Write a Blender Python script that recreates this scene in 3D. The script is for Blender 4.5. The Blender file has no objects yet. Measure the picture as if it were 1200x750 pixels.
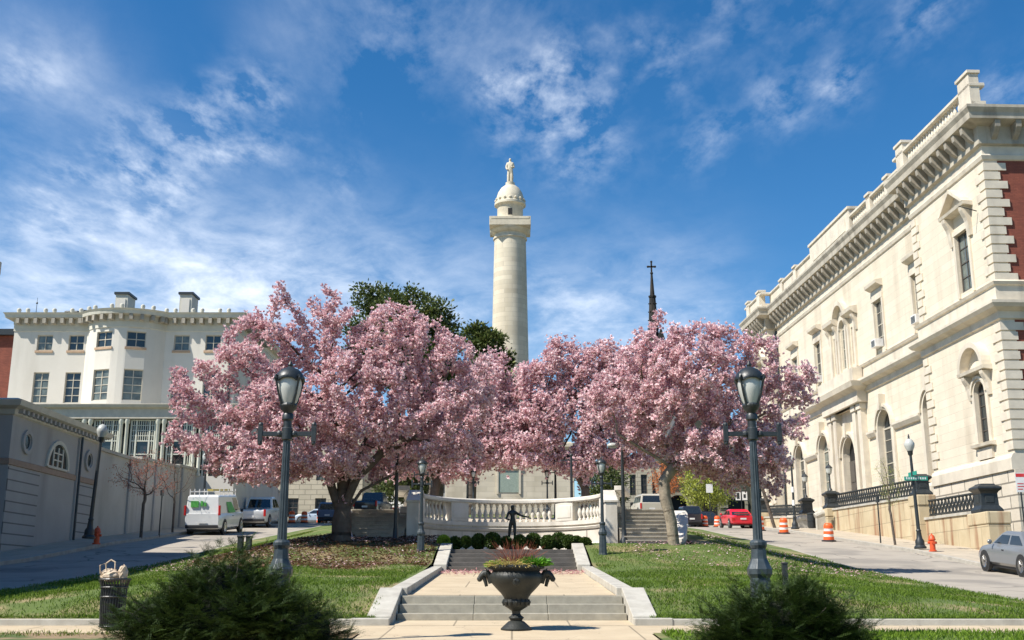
import bpy, bmesh, math, random
import numpy as np
from mathutils import Vector, Matrix
R = math.radians
random.seed(7)
C = bpy.context.scene.collection
scene = bpy.context.scene

# ------------------------------------------------------------------ camera
F_PX, PITCH = 1290.0, R(13.7)
cam_d = bpy.data.cameras.new('camera')
cam_d.sensor_width = 36.0
cam_d.lens = F_PX / 1200 * 36.0
cam_d.clip_start = 0.1
cam_d.clip_end = 6000
cam = bpy.data.objects.new('camera', cam_d)
C.objects.link(cam)
cam.location = (0, 0, 0)
cam.rotation_euler = (R(90) + PITCH, 0, 0)
scene.camera = cam

# ------------------------------------------------------------------ light
SUN_AZ = R(63)      # the sun stands behind the camera, this far round to the left
SUN_EL = R(50)
sun_d = bpy.data.lights.new('sun', 'SUN')
sun_d.energy = 5.0
sun_d.angle = R(0.5)
sun_d.color = (1.0, 0.95, 0.87)
sun = bpy.data.objects.new('sun', sun_d)
C.objects.link(sun)
to_sun = Vector((-math.sin(SUN_AZ) * math.cos(SUN_EL), -math.cos(SUN_AZ) * math.cos(SUN_EL), math.sin(SUN_EL)))
sun.rotation_euler = to_sun.to_track_quat('Z', 'Y').to_euler()
sun.location = to_sun * 200

scene.view_settings.view_transform = 'Standard'
scene.view_settings.look = 'None'
scene.view_settings.exposure = 0.62
scene.view_settings.gamma = 1
scene.view_settings.use_curve_mapping = False

# ------------------------------------------------------------------ sky
world = bpy.data.worlds.new('World')
scene.world = world
world.use_nodes = True
wn = world.node_tree
wn.nodes.clear()
def N(t, **kw):
    n = wn.nodes.new(t)
    for k, v in kw.items(): setattr(n, k, v)
    return n
L = wn.links.new
w_out = N('ShaderNodeOutputWorld')
bg = N('ShaderNodeBackground')
bg.inputs['Strength'].default_value = 0.092
sky = N('ShaderNodeTexSky', sky_type='NISHITA')
sky.sun_disc = False
sky.sun_elevation = SUN_EL
sky.sun_rotation = R(180) + SUN_AZ
sky.altitude = 300
sky.air_density = 1.0
sky.dust_density = 0.15
sky.ozone_density = 2.5
hsv = N('ShaderNodeHueSaturation')
hsv.inputs['Saturation'].default_value = 1.36
hsv.inputs['Value'].default_value = 1.0
L(sky.outputs[0], hsv.inputs['Color'])
tc = N('ShaderNodeTexCoord')
def px_dir(px, py):
    a = (px - 600) / F_PX; b = (375 - py) / F_PX
    return Vector((a, math.cos(PITCH) - b * math.sin(PITCH), b * math.cos(PITCH) + math.sin(PITCH))).normalized()
def m2(op, a, b=None, c=None, clamp=False):
    n = N('ShaderNodeMath', operation=op); n.use_clamp = clamp
    for i, v in enumerate((a, b, c)):
        if v is None: continue
        if isinstance(v, (int, float)): n.inputs[i].default_value = v
        else: L(v, n.inputs[i])
    return n.outputs[0]
def blobs(lst):
    tot = None
    for px, py, rad, s in lst:
        d = px_dir(px, py)
        n = N('ShaderNodeVectorMath', operation='DOT_PRODUCT')
        L(tc.outputs['Generated'], n.inputs[0]); n.inputs[1].default_value = d
        k = 2.3 / (rad / F_PX) ** 2
        e = m2('MULTIPLY_ADD', n.outputs['Value'], k, -k)
        e = m2('EXPONENT', e)
        e = m2('MULTIPLY', e, s)
        tot = e if tot is None else m2('ADD', tot, e)
    return tot
soft = blobs([(60, 85, 80, .75), (20, 40, 80, .4), (120, 110, 55, .4), (370, 15, 80, .7), (450, 35, 80, 1.1), (540, 25, 90, 1.1), (430, 105, 45, .9),
              (450, 170, 35, .6), (20, 350, 90, 1.5), (120, 345, 80, 1.2), (220, 340, 75, 1.1), (320, 330, 90, 1.4), (430, 340, 90, 1.5), (530, 350, 80, 1.4), (640, 365, 70, 1.3), (720, 355, 70, 1.3), (830, 365, 70, 1.1), (60, 300, 50, .3),
              (620, 15, 70, .5), (1190, 90, 60, .3)])
puff = blobs([(300, 140, 55, 1.0), (255, 150, 50, 1.0), (215, 175, 42, 1.0), (190, 215, 40, .9), (150, 240, 45, 1.0), (90, 232, 45, .9), (35, 240, 35, .7), (150, 150, 28, .7), (105, 195, 32, .7),
              (30, 100, 60, .55), (622, 88, 38, .9), (580, 98, 32, .8), (655, 70, 40, .7), (780, 85, 32, .9), (655, 170, 42, .85), (700, 120, 45, .7), (690, 175, 50, .5), (985, 95, 32, .85),
              (920, 115, 38, .8), (1070, 32, 34, .9), (1110, 8, 28, .7), (830, 165, 45, .55), (860, 20, 50, .6), (960, 10, 40, .5), (590, 165, 30, .45), (1180, 105, 35, .5), (740, 40, 50, .45), (400, 215, 45, .4)])
sep = N('ShaderNodeSeparateXYZ'); L(tc.outputs['Generated'], sep.inputs[0])
den = m2('ADD', m2('MAXIMUM', sep.outputs['Z'], 0.0), 0.10)
comb = N('ShaderNodeCombineXYZ')
L(m2('DIVIDE', sep.outputs['X'], den), comb.inputs[0]); L(m2('DIVIDE', sep.outputs['Y'], den), comb.inputs[1])
def noise(scale, det, rough, vscale=(1, 1, 1), dist=0.0, rot=0.0):
    mp = N('ShaderNodeMapping'); mp.inputs['Scale'].default_value = vscale; mp.inputs['Rotation'].default_value = (0, 0, rot)
    L(comb.outputs[0], mp.inputs[0])
    n = N('ShaderNodeTexNoise'); n.inputs['Scale'].default_value = scale; n.inputs['Detail'].default_value = det
    n.inputs['Roughness'].default_value = rough; n.inputs['Distortion'].default_value = dist
    L(mp.outputs[0], n.inputs['Vector'])
    return n.outputs['Fac']
n_soft = noise(1.6, 9, .62, (1.0, .55, 1), .5, .5)
n_fine = noise(6.5, 8, .62, (1.0, .8, 1), .3, .6)
n_puff = noise(17.0, 6, .6, (1, .55, 1), .1, -.5)
n_patch = noise(4.5, 5, .6, (1, .7, 1), .3, .9)
veil = blobs([(0, 345, 110, .8), (110, 345, 110, .8), (220, 340, 110, .8), (330, 345, 110, .75), (450, 350, 100, .7), (560, 355, 90, .6), (690, 365, 90, .6), (800, 375, 90, .55)])
cs = m2('MULTIPLY', m2('MULTIPLY_ADD', n_soft, 2.6, -1.22, clamp=True), soft)
cs = m2('MULTIPLY', cs, m2('MULTIPLY_ADD', n_fine, 1.5, 0.05))
cp = m2('MULTIPLY', m2('MULTIPLY_ADD', n_puff, 3.4, -1.35, clamp=True), m2('MINIMUM', puff, 1.0))
cp = m2('MULTIPLY', cp, m2('MULTIPLY_ADD', n_patch, 4.0, -1.45, clamp=True))
cv = m2('MULTIPLY', veil, m2('MULTIPLY_ADD', n_fine, 1.5, -.35, clamp=True))
cf = m2('MINIMUM', m2('ADD', m2('ADD', m2('MULTIPLY', cs, .58), m2('MULTIPLY', cv, .62)), m2('MULTIPLY', cp, .52)), 0.86)
mix = N('ShaderNodeMix', data_type='RGBA')
L(cf, mix.inputs[0]); L(hsv.outputs[0], mix.inputs[6])
mix.inputs[7].default_value = (8.4, 9.0, 9.9, 1)
L(mix.outputs[2], bg.inputs['Color'])
L(bg.outputs[0], w_out.inputs[0])

# ------------------------------------------------------------------ helpers
class MB:
    """collects geometry of one mesh object"""
    def __init__(s, T=None): s.v = []; s.f = []; s.T = T
    def _a(s, pts):
        n = len(s.v)
        s.v += [tuple(s.T(*p)) if s.T else tuple(p) for p in pts]
        return n
    def face(s, pts):
        n = s._a(pts); s.f.append(tuple(range(n, n + len(pts))))
    def hexa(s, p):      # 8 points: bottom 4, top 4
        n = s._a(p)
        for q in ((0, 3, 2, 1), (4, 5, 6, 7), (0, 1, 5, 4), (1, 2, 6, 5), (2, 3, 7, 6), (3, 0, 4, 7)):
            s.f.append(tuple(n + i for i in q))
    def box(s, x0, x1, y0, y1, z0, z1):
        s.hexa([(x0, y0, z0), (x1, y0, z0), (x1, y1, z0), (x0, y1, z0), (x0, y0, z1), (x1, y0, z1), (x1, y1, z1), (x0, y1, z1)])
    def bar(s, a, b, w, h=None, up=(0, 0, 1)):
        a = Vector(a); b = Vector(b); h = h or w
        d = (b - a).normalized(); upv = Vector(up)
        if abs(d.dot(upv)) > .98: upv = Vector((0, 1, 0))
        sx = d.cross(upv).normalized() * w / 2; sy = sx.cross(d).normalized() * h / 2
        s.hexa([a - sx - sy, a + sx - sy, a + sx + sy, a - sx + sy, b - sx - sy, b + sx - sy, b + sx + sy, b - sx + sy])
    def rings(s, rr, close=True, cap=True):
        idx = [list(range(s._a(r), len(s.v))) for r in rr]
        n = len(rr[0])
        for a, b in zip(idx[:-1], idx[1:]):
            for i in range(n if close else n - 1):
                j = (i + 1) % n
                s.f.append((a[i], a[j], b[j], b[i]))
        if cap and close:
            s.f.append(tuple(reversed(idx[0]))); s.f.append(tuple(idx[-1]))
    def tube(s, pts, rad, seg=8, cap=True):
        pts = [Vector(p) for p in pts]
        if isinstance(rad, (int, float)): rad = [rad] * len(pts)
        rr = []; ref = None
        for i, p in enumerate(pts):
            d = (pts[min(i + 1, len(pts) - 1)] - pts[max(i - 1, 0)]).normalized()
            if ref is None: ref = Vector((1, 0, 0)) if abs(d.x) < .8 else Vector((0, 1, 0))
            u = (ref - d * ref.dot(d)).normalized(); w = d.cross(u); ref = u
            rr.append([p + (u * math.cos(t) + w * math.sin(t)) * rad[i] for t in (2 * math.pi * k / seg for k in range(seg))])
        s.rings(rr, cap=cap)
    def lathe(s, prof, c=(0, 0, 0), seg=16, rot=0.0, sx=1, sy=1):
        s.rings([[(c[0] + r * sx * math.cos(rot + 2 * math.pi * k / seg), c[1] + r * sy * math.sin(rot + 2 * math.pi * k / seg), c[2] + z) for k in range(seg)] for r, z in prof])
    def prism(s, poly, z0, z1):
        s.rings([[(x, y, z0) for x, y in poly], [(x, y, z1) for x, y in poly]])
    def yprism(s, poly, y0, y1):   # polygon in x,z
        s.rings([[(x, y0, z) for x, z in poly], [(x, y1, z) for x, z in poly]])
    def xprism(s, poly, x0, x1):   # polygon in y,z
        s.rings([[(x0, y, z) for y, z in poly], [(x1, y, z) for y, z in poly]])
    def sweep(s, path, prof, z=None, closed=False):
        """profile (out, z) swept on the left side of an xy path; path points may carry z"""
        P = [Vector((p[0], p[1])) for p in path]; n = len(P); rr = []
        for i in range(n):
            d0 = (P[i] - P[i - 1]).normalized() if (i or closed) else None
            d1 = (P[(i + 1) % n] - P[i]).normalized() if (i < n - 1 or closed) else None
            if d0 is None: d0 = d1
            if d1 is None: d1 = d0
            n0 = Vector((-d0.y, d0.x)); n1 = Vector((-d1.y, d1.x))
            m = (n0 + n1); m = m / max(m.dot(n0), .2)
            zz = path[i][2] if len(path[i]) > 2 else 0
            rr.append([(P[i].x + m.x * o, P[i].y + m.y * o, zz + h) for o, h in prof])
        if closed: rr.append(rr[0])
        s.rings(rr, close=True, cap=not closed)
    def ball(s, c, r, seg=12, rings=8, sx=1, sy=1, sz=1):
        s.rings([[(c[0] + r * sx * math.sin(math.pi * (j + .02) / (rings + .04)) * math.cos(2 * math.pi * k / seg), c[1] + r * sy * math.sin(math.pi * (j + .02) / (rings + .04)) * math.sin(2 * math.pi * k / seg), c[2] - r * sz * math.cos(math.pi * j / rings)) for k in range(seg)] for j in range(rings + 1)])
    def build(s, name, mat=None, parent=None, smooth=False, bevel=0, recalc=True, loc=None):
        me = bpy.data.meshes.new(name)
        me.from_pydata(s.v, [], s.f)
        if recalc:
            bm = bmesh.new(); bm.from_mesh(me)
            bmesh.ops.recalc_face_normals(bm, faces=bm.faces); bm.to_mesh(me); bm.free()
        me.update()
        o = bpy.data.objects.new(name, me); C.objects.link(o)
        if mat: me.materials.append(mat)
        if smooth:
            me.polygons.foreach_set('use_smooth', [True] * len(me.polygons))
            me.set_sharp_from_angle(angle=R(38))
        if bevel:
            b = o.modifiers.new('bevel', 'BEVEL'); b.width = bevel; b.segments = 2; b.limit_method = 'ANGLE'; b.angle_limit = R(40)
        if parent: o.parent = parent
        if loc: o.location = loc
        return o

def tag(o, label=None, cat=None, group=None, kind=None):
    if label: o['label'] = label
    if cat: o['category'] = cat
    if group: o['group'] = group
    if kind: o['kind'] = kind
    return o
def thing(name, label, cat, loc=(0, 0, 0), rotz=0, group=None):
    o = bpy.data.objects.new(name, None); C.objects.link(o)
    o.empty_display_size = .2
    o.location = loc; o.rotation_euler = (0, 0, rotz)
    return tag(o, label, cat, group)
def struct(o): o['kind'] = 'structure'; return o
def copy_obj(o, parent, loc=None):
    c = o.copy(); C.objects.link(c); c.parent = parent
    if loc is not None: c.location = loc
    return c
def kids(o): return [x for x in C.objects if x.parent == o]
def copy_tree(o, parent=None):
    ch = kids(o)
    c = o.copy(); C.objects.link(c); c.parent = parent
    for k in ch: copy_tree(k, c)
    return c

# ------------------------------------------------------------------ materials
def srgb(r, g, b):
    f = lambda c: ((c / 255 + .055) / 1.055) ** 2.4 if c > 10 else c / 255 / 12.92
    return (f(r), f(g), f(b))
def mat(name, col, rough=.7, metal=0, col2=None, nscale=3.0, namt=.5, bump=0, bscale=40, spec=.5, trans=0, brick=None, coat=0, stain=None, alt=None, swap=False):
    """procedural material: base colour with noise variation, optional stone courses and streaks"""
    m = bpy.data.materials.new(name); m.use_nodes = True
    nt = m.node_tree; nd = nt.nodes; lk = nt.links.new
    p = nd['Principled BSDF']
    p.inputs['Roughness'].default_value = rough; p.inputs['Metallic'].default_value = metal
    p.inputs['Specular IOR Level'].default_value = spec
    if coat: p.inputs['Coat Weight'].default_value = coat
    t = nd.new('ShaderNodeTexCoord')
    if col2 is None: col2 = tuple(c * .8 for c in col)
    n = nd.new('ShaderNodeTexNoise'); n.inputs['Scale'].default_value = nscale; n.inputs['Detail'].default_value = 6; n.inputs['Roughness'].default_value = .6
    lk(t.outputs['Object'], n.inputs['Vector'])
    r = nd.new('ShaderNodeValToRGB'); e = r.color_ramp.elements
    e[0].position = .5 - namt * .4; e[1].position = .5 + namt * .4
    e[0].color = (*col2, 1); e[1].color = (*col, 1)
    lk(n.outputs['Fac'], r.inputs[0]); out = r.outputs[0]
    hgt = None
    if stain:        # rain streaks running down: noise stretched along z
        mp = nd.new('ShaderNodeMapping'); mp.inputs['Scale'].default_value = (stain[2], stain[2], stain[2] * .12)
        lk(t.outputs['Object'], mp.inputs[0])
        n3 = nd.new('ShaderNodeTexNoise'); n3.inputs['Scale'].default_value = 1; n3.inputs['Detail'].default_value = 5
        lk(mp.outputs[0], n3.inputs['Vector'])
        r3 = nd.new('ShaderNodeValToRGB'); r3.color_ramp.elements[0].position = .52; r3.color_ramp.elements[1].position = .72
        r3.color_ramp.elements[0].color = (0, 0, 0, 1); r3.color_ramp.elements[1].color = (1, 1, 1, 1)
        lk(n3.outputs['Fac'], r3.inputs[0])
        ml = nd.new('ShaderNodeMath'); ml.operation = 'MULTIPLY'; ml.inputs[1].default_value = stain[1]
        lk(r3.outputs[0], ml.inputs[0])
        mx = nd.new('ShaderNodeMix'); mx.data_type = 'RGBA'
        lk(ml.outputs[0], mx.inputs[0]); lk(out, mx.inputs[6]); mx.inputs[7].default_value = (*stain[0], 1); out = mx.outputs[2]
    if brick:        # (width, height, mortar size, mortar darkness[, block-to-block variation])
        sx = nd.new('ShaderNodeSeparateXYZ'); lk(t.outputs['Object'], sx.inputs[0])
        ad = nd.new('ShaderNodeMath'); ad.operation = 'ADD'; lk(sx.outputs[0], ad.inputs[0]); lk(sx.outputs[1], ad.inputs[1])
        cb = nd.new('ShaderNodeCombineXYZ')
        if swap: lk(sx.outputs[0], cb.inputs[0]); lk(sx.outputs[1], cb.inputs[1])
        else: lk(ad.outputs[0], cb.inputs[0]); lk(sx.outputs[2], cb.inputs[1])
        b = nd.new('ShaderNodeTexBrick'); b.inputs['Scale'].default_value = 1
        b.inputs['Brick Width'].default_value = brick[0]; b.inputs['Row Height'].default_value = brick[1]
        b.inputs['Mortar Size'].default_value = brick[2]; b.inputs['Mortar Smooth'].default_value = .2
        v = brick[4] if len(brick) > 4 else .08
        b.inputs['Color1'].default_value = (1, 1, 1, 1); b.inputs['Color2'].default_value = (1 - v, 1 - v, 1 - v * 1.1, 1)
        d = brick[3]; b.inputs['Mortar'].default_value = (d, d, d, 1)
        lk(cb.outputs[0], b.inputs['Vector'])
        mx = nd.new('ShaderNodeMix'); mx.data_type = 'RGBA'; mx.blend_type = 'MULTIPLY'; mx.inputs[0].default_value = 1
        lk(out, mx.inputs[6]); lk(b.outputs['Color'], mx.inputs[7]); out = mx.outputs[2]
        hgt = b.outputs['Fac']
    lk(out, p.inputs['Base Color'])
    if bump or hgt:
        bp = nd.new('ShaderNodeBump'); bp.inputs['Strength'].default_value = bump or .3; bp.inputs['Distance'].default_value = .02
        n2 = nd.new('ShaderNodeTexNoise'); n2.inputs['Scale'].default_value = bscale; n2.inputs['Detail'].default_value = 5
        lk(t.outputs['Object'], n2.inputs['Vector'])
        if hgt:
            s2 = nd.new('ShaderNodeMath'); s2.operation = 'MULTIPLY_ADD'; s2.inputs[1].default_value = -1.5
            lk(hgt, s2.inputs[0]); lk(n2.outputs['Fac'], s2.inputs[2]); lk(s2.outputs[0], bp.inputs['Height'])
        else: lk(n2.outputs['Fac'], bp.inputs['Height'])
        lk(bp.outputs[0], p.inputs['Normal'])
    return m
def leaf_mat(name, tr=.35, rough=.55, spec=.3, ramp=None):
    """colour from the mesh's own per-leaf colour, thin and a little translucent"""
    m = bpy.data.materials.new(name); m.use_nodes = True
    nt = m.node_tree; nd = nt.nodes; lk = nt.links.new
    p = nd['Principled BSDF']; p.inputs['Roughness'].default_value = rough; p.inputs['Specular IOR Level'].default_value = spec
    a = nd.new('ShaderNodeAttribute'); a.attribute_name = 'Col'
    lk(a.outputs['Color'], p.inputs['Base Color'])
    tl = nd.new('ShaderNodeBsdfTranslucent'); lk(a.outputs['Color'], tl.inputs['Color'])
    mx = nd.new('ShaderNodeMixShader'); mx.inputs[0].default_value = tr
    lk(p.outputs[0], mx.inputs[1]); lk(tl.outputs[0], mx.inputs[2]); lk(mx.outputs[0], nd['Material Output'].inputs[0])
    return m

M = {}
M['marble'] = mat('marble_ashlar', (.72, .64, .505), .7, col2=(.64, .56, .435), nscale=.6, brick=(2.0, .46, .016, .82, .09), bump=.35, bscale=8, stain=((.38, .31, .22), .5, .7))
M['marble_trim'] = mat('marble_trim', (.70, .625, .495), .65, col2=(.54, .48, .385), nscale=1.2, stain=((.30, .25, .19), .45, 1.1), bump=.2, bscale=10)
M['marble_rust'] = mat('marble_rusticated', (.68, .61, .50), .7, col2=(.56, .49, .38), nscale=.7, brick=(1.6, .62, .045, .38, .08), bump=.6, bscale=6)
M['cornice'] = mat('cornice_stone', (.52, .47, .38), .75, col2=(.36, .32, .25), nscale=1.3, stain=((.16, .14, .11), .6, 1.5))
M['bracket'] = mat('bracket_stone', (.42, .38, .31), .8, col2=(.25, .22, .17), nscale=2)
M['brick'] = mat('red_brick', (.30, .085, .05), .85, col2=(.22, .06, .038), nscale=2, brick=(.24, .085, .012, .75, .25), bump=.2)
M['glass'] = mat('window_glass', (.035, .045, .05), .06, col2=(.02, .028, .03), nscale=.5, spec=.7)
M['glass_curtain'] = mat('curtained_glass', (.20, .23, .20), .12, col2=(.05, .06, .06), nscale=1.1, spec=.6)
M['frame_cream'] = mat('cream_window_frame', (.55, .50, .40), .5)
M['frame_dark'] = mat('dark_window_frame', (.10, .085, .07), .5)
M['frame_green'] = mat('pale_green_frame', (.64, .62, .52), .5, col2=(.56, .56, .45))
M['stucco'] = mat('cream_stucco', (.66, .62, .54), .8, col2=(.60, .56, .48), nscale=.5, stain=((.42, .38, .31), .42, .9), bump=.08, bscale=20)
M['stucco_trim'] = mat('stucco_trim', (.60, .57, .48), .7, col2=(.48, .46, .38), nscale=1.5)
M['tan_sill'] = mat('tan_stone_sill', (.50, .34, .22), .8)
M['grey_wall'] = mat('grey_painted_wall', (.40, .385, .36), .85, col2=(.34, .325, .30), nscale=.5, stain=((.22, .21, .19), .5, .9), bump=.12, bscale=12)
M['grey_rust'] = mat('grey_rusticated_wall', (.40, .385, .36), .85, col2=(.34, .325, .30), nscale=.5, brick=(60, .42, .03, .45, .0), bump=.3, bscale=10)
M['garden_wall'] = mat('weathered_garden_wall', (.50, .48, .43), .85, col2=(.42, .40, .35), nscale=.6, stain=((.30, .28, .24), .5, .9), bump=.12, bscale=12)
M['brown_band'] = mat('brown_stone_band', (.30, .20, .14), .8, col2=(.36, .27, .2), nscale=4)
M['mon'] = mat('monument_marble', (.67, .60, .46), .75, col2=(.55, .48, .36), nscale=.35, brick=(1.9, .62, .03, .78, .20), bump=.2, bscale=4, stain=((.40, .34, .23), .5, .5))
M['mon_plain'] = mat('monument_marble_plain', (.66, .59, .45), .75, col2=(.50, .44, .33), nscale=1.2, stain=((.36, .31, .22), .6, .8))
M['copper'] = mat('green_bronze_panel', (.30, .36, .29), .6, col2=(.22, .27, .22), nscale=6)
M['white_marble'] = mat('white_marble', (.74, .70, .62), .55, col2=(.60, .55, .46), nscale=1.6, stain=((.34, .30, .24), .55, 1.6), bump=.15, bscale=14)
M['white_ashlar'] = mat('white_marble_blocks', (.72, .67, .58), .6, col2=(.58, .52, .43), nscale=1.4, brick=(1.3, .55, .016, .5, .08), stain=((.33, .28, .21), .6, 1.5), bump=.25, bscale=14)
M['step_stone'] = mat('weathered_step_stone', (.42, .38, .31), .85, col2=(.30, .27, .22), nscale=3, bump=.35, bscale=30, stain=((.20, .18, .15), .5, 3))
M['grey_step'] = mat('grey_granite_step', (.39, .36, .285), .85, col2=(.27, .25, .20), nscale=5, bump=.3, bscale=60)
M['coping'] = mat('pale_granite_coping', (.50, .475, .41), .85, col2=(.36, .335, .28), nscale=2.5, bump=.3, bscale=50, stain=((.22, .2, .17), .5, 2))
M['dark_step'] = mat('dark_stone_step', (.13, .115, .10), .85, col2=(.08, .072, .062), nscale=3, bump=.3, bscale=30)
M['pave'] = mat('tan_exposed_aggregate', (.54, .44, .295), .9, col2=(.46, .365, .24), nscale=1.2, brick=(2.13, 2.6, .018, .5, .05), swap=True, bump=.3, bscale=90)
M['sidewalk'] = mat('concrete_sidewalk', (.50, .42, .31), .9, col2=(.40, .34, .26), nscale=1, brick=(1.5, 1.5, .02, .6, .08), swap=True, bump=.2, bscale=50)
M['kerb'] = mat('kerb_stone', (.42, .39, .33), .85, col2=(.3, .28, .24), nscale=3, bump=.2)
M['iron'] = mat('black_painted_iron', (.018, .022, .024), .42, col2=(.030, .036, .038), nscale=8, bump=.15, bscale=25)
M['iron_blue'] = mat('worn_grey_blue_iron', (.050, .068, .078), .45, col2=(.020, .028, .032), nscale=5, bump=.2, bscale=20, stain=((.13, .14, .15), .35, 5))
M['bronze'] = mat('dark_bronze', (.035, .035, .03), .4, metal=.4, col2=(.02, .022, .018))
M['lampglass'] = mat('frosted_lamp_glass', (.52, .53, .49), .25, col2=(.40, .41, .38), nscale=3)
M['urn'] = mat('dark_cast_iron_urn', (.012, .014, .012), .55, col2=(.022, .024, .020), nscale=5, bump=.3, bscale=25, stain=((.045, .05, .042), .3, 4))
M['orange'] = mat('orange_plastic', (.85, .13, .02), .5, col2=(.72, .10, .02), nscale=6)
M['reflect_white'] = mat('white_reflective_band', (.8, .78, .74), .5, col2=(.65, .62, .58), nscale=7)
M['rubber'] = mat('black_rubber', (.02, .02, .02), .8)
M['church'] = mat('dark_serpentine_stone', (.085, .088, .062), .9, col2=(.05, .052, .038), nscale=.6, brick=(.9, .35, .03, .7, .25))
M['church_trim'] = mat('buff_church_trim', (.36, .32, .22), .85, col2=(.24, .21, .15))
M['dark_void'] = mat('dark_doorway', (.012, .011, .010), .7)
M['buff'] = mat('buff_limestone', (.56, .49, .36), .8, col2=(.47, .41, .30), nscale=.7, brick=(1.4, .6, .05, .6, .08))
M['roof'] = mat('slate_roof', (.08, .08, .085), .8)
M['bark'] = mat('grey_brown_bark', (.13, .105, .085), .9, col2=(.07, .055, .042), nscale=5, bump=.8, bscale=16)
M['bark_pale'] = mat('pale_magnolia_bark', (.36, .30, .22), .9, col2=(.17, .14, .10), nscale=5, bump=.9, bscale=14, stain=((.08, .065, .05), .5, 5))
M['chrome'] = mat('bright_metal', (.6, .6, .6), .2, metal=1)
M['red_lens'] = mat('red_lamp_lens', (.55, .02, .02), .25)
M['clear_lens'] = mat('clear_lamp_lens', (.6, .6, .6), .15)
M['carglass'] = mat('tinted_car_glass', (.02, .026, .03), .05, spec=.8)
M['black_plastic'] = mat('black_plastic', (.025, .025, .027), .5)
M['sign_white'] = mat('white_sign_sheet', (.75, .75, .73), .5)
M['sign_green'] = mat('green_sign_sheet', (.02, .30, .22), .5)
M['red_paint'] = mat('red_sign_paint', (.6, .04, .04), .5)
M['hydrant'] = mat('orange_hydrant_paint', (.70, .09, .02), .5, col2=(.5, .07, .02), nscale=9)
M['bag'] = mat('crumpled_tan_bag', (.62, .50, .36), .7, col2=(.42, .32, .22), nscale=14, bump=.5, bscale=20)
M['soil'] = mat('dark_soil', (.05, .038, .028), .95, bump=.4)
M['petal'] = leaf_mat('magnolia_petal', .30, .55, .25)
M['leaf'] = leaf_mat('leaf_blade', .22, .5, .4)
M['needle'] = leaf_mat('yew_needle', .15, .6, .25)
M['grassb'] = leaf_mat('grass_blade', .35, .6, .2)
# ------------------------------------------------------------------ ground heights (z = 0 is eye level)
_PY = [-400, -50, 0, 20, 31.5, 41, 50, 60, 73, 83, 100, 140, 200, 400]
_PZ = [-6, -4.2, -1.75, -.76, 0, .75, 1.72, 2.6, 3.75, 4.5, 5.5, 7.3, 8.2, 9]
_BY = [20.5, 21, 24, 30, 34.5, 36, 38, 42, 60, 90, 110]
_BZ = [0, .10, .42, .36, .38, .62, .84, 1.02, .95, .7, 0]
def prof(Y): return float(np.interp(Y, _PY, _PZ))
def zroad(X, Y):
    return prof(Y) - .01 * max(-22, min(22, X))
def smooth(t): t = max(0, min(1, t)); return t * t * (3 - 2 * t)
def zlawn(X, Y):
    a = abs(X)
    z = zroad(X, Y) + float(np.interp(Y, _BY, _BZ)) * smooth((12.4 - a) / 6.0) + .10
    if Y < 22.2: t = smooth((Y - 20.98) / 1.2); z = z * t - .55 * (1 - t)
    return z
def grid(name, xs, ys, zf, material, keep=None):
    mb = MB(); idx = {}
    for j, y in enumerate(ys):
        for i, x in enumerate(xs):
            idx[i, j] = len(mb.v); mb.v.append((x, y, zf(x, y)))
    for j in range(len(ys) - 1):
        for i in range(len(xs) - 1):
            if keep and not keep((xs[i] + xs[i + 1]) / 2, (ys[j] + ys[j + 1]) / 2): continue
            mb.f.append((idx[i, j], idx[i + 1, j], idx[i + 1, j + 1], idx[i, j + 1]))
    return mb.build(name, material, smooth=True, recalc=False)
def fr(a, b, s):
    n = max(1, round((b - a) / s)); return [a + (b - a) * i / n for i in range(n + 1)]

def ground_mat(name, c1, c2, c3, s1, s2, thr=(.42, .6), bump=.5, bs=60):
    m = mat(name, c1, .95, col2=c2, nscale=s1, namt=.7, bump=bump, bscale=bs)
    nt = m.node_tree; nd = nt.nodes; lk = nt.links.new
    p = nd['Principled BSDF']; src = p.inputs['Base Color'].links[0].from_socket
    t = nd.new('ShaderNodeTexCoord'); n = nd.new('ShaderNodeTexNoise'); n.inputs['Scale'].default_value = s2; n.inputs['Detail'].default_value = 5
    lk(t.outputs['Object'], n.inputs['Vector'])
    r = nd.new('ShaderNodeValToRGB'); r.color_ramp.elements[0].position, r.color_ramp.elements[1].position = thr
    lk(n.outputs['Fac'], r.inputs[0])
    mx = nd.new('ShaderNodeMix'); mx.data_type = 'RGBA'; lk(r.outputs[0], mx.inputs[0]); lk(src, mx.inputs[6]); mx.inputs[7].default_value = (*c3, 1)
    lk(mx.outputs[2], p.inputs['Base Color'])
    return m
M['lawn'] = ground_mat('lawn_turf', (.11, .155, .03), (.07, .105, .02), (.28, .22, .11), 3.0, .55, (.50, .66))
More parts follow.
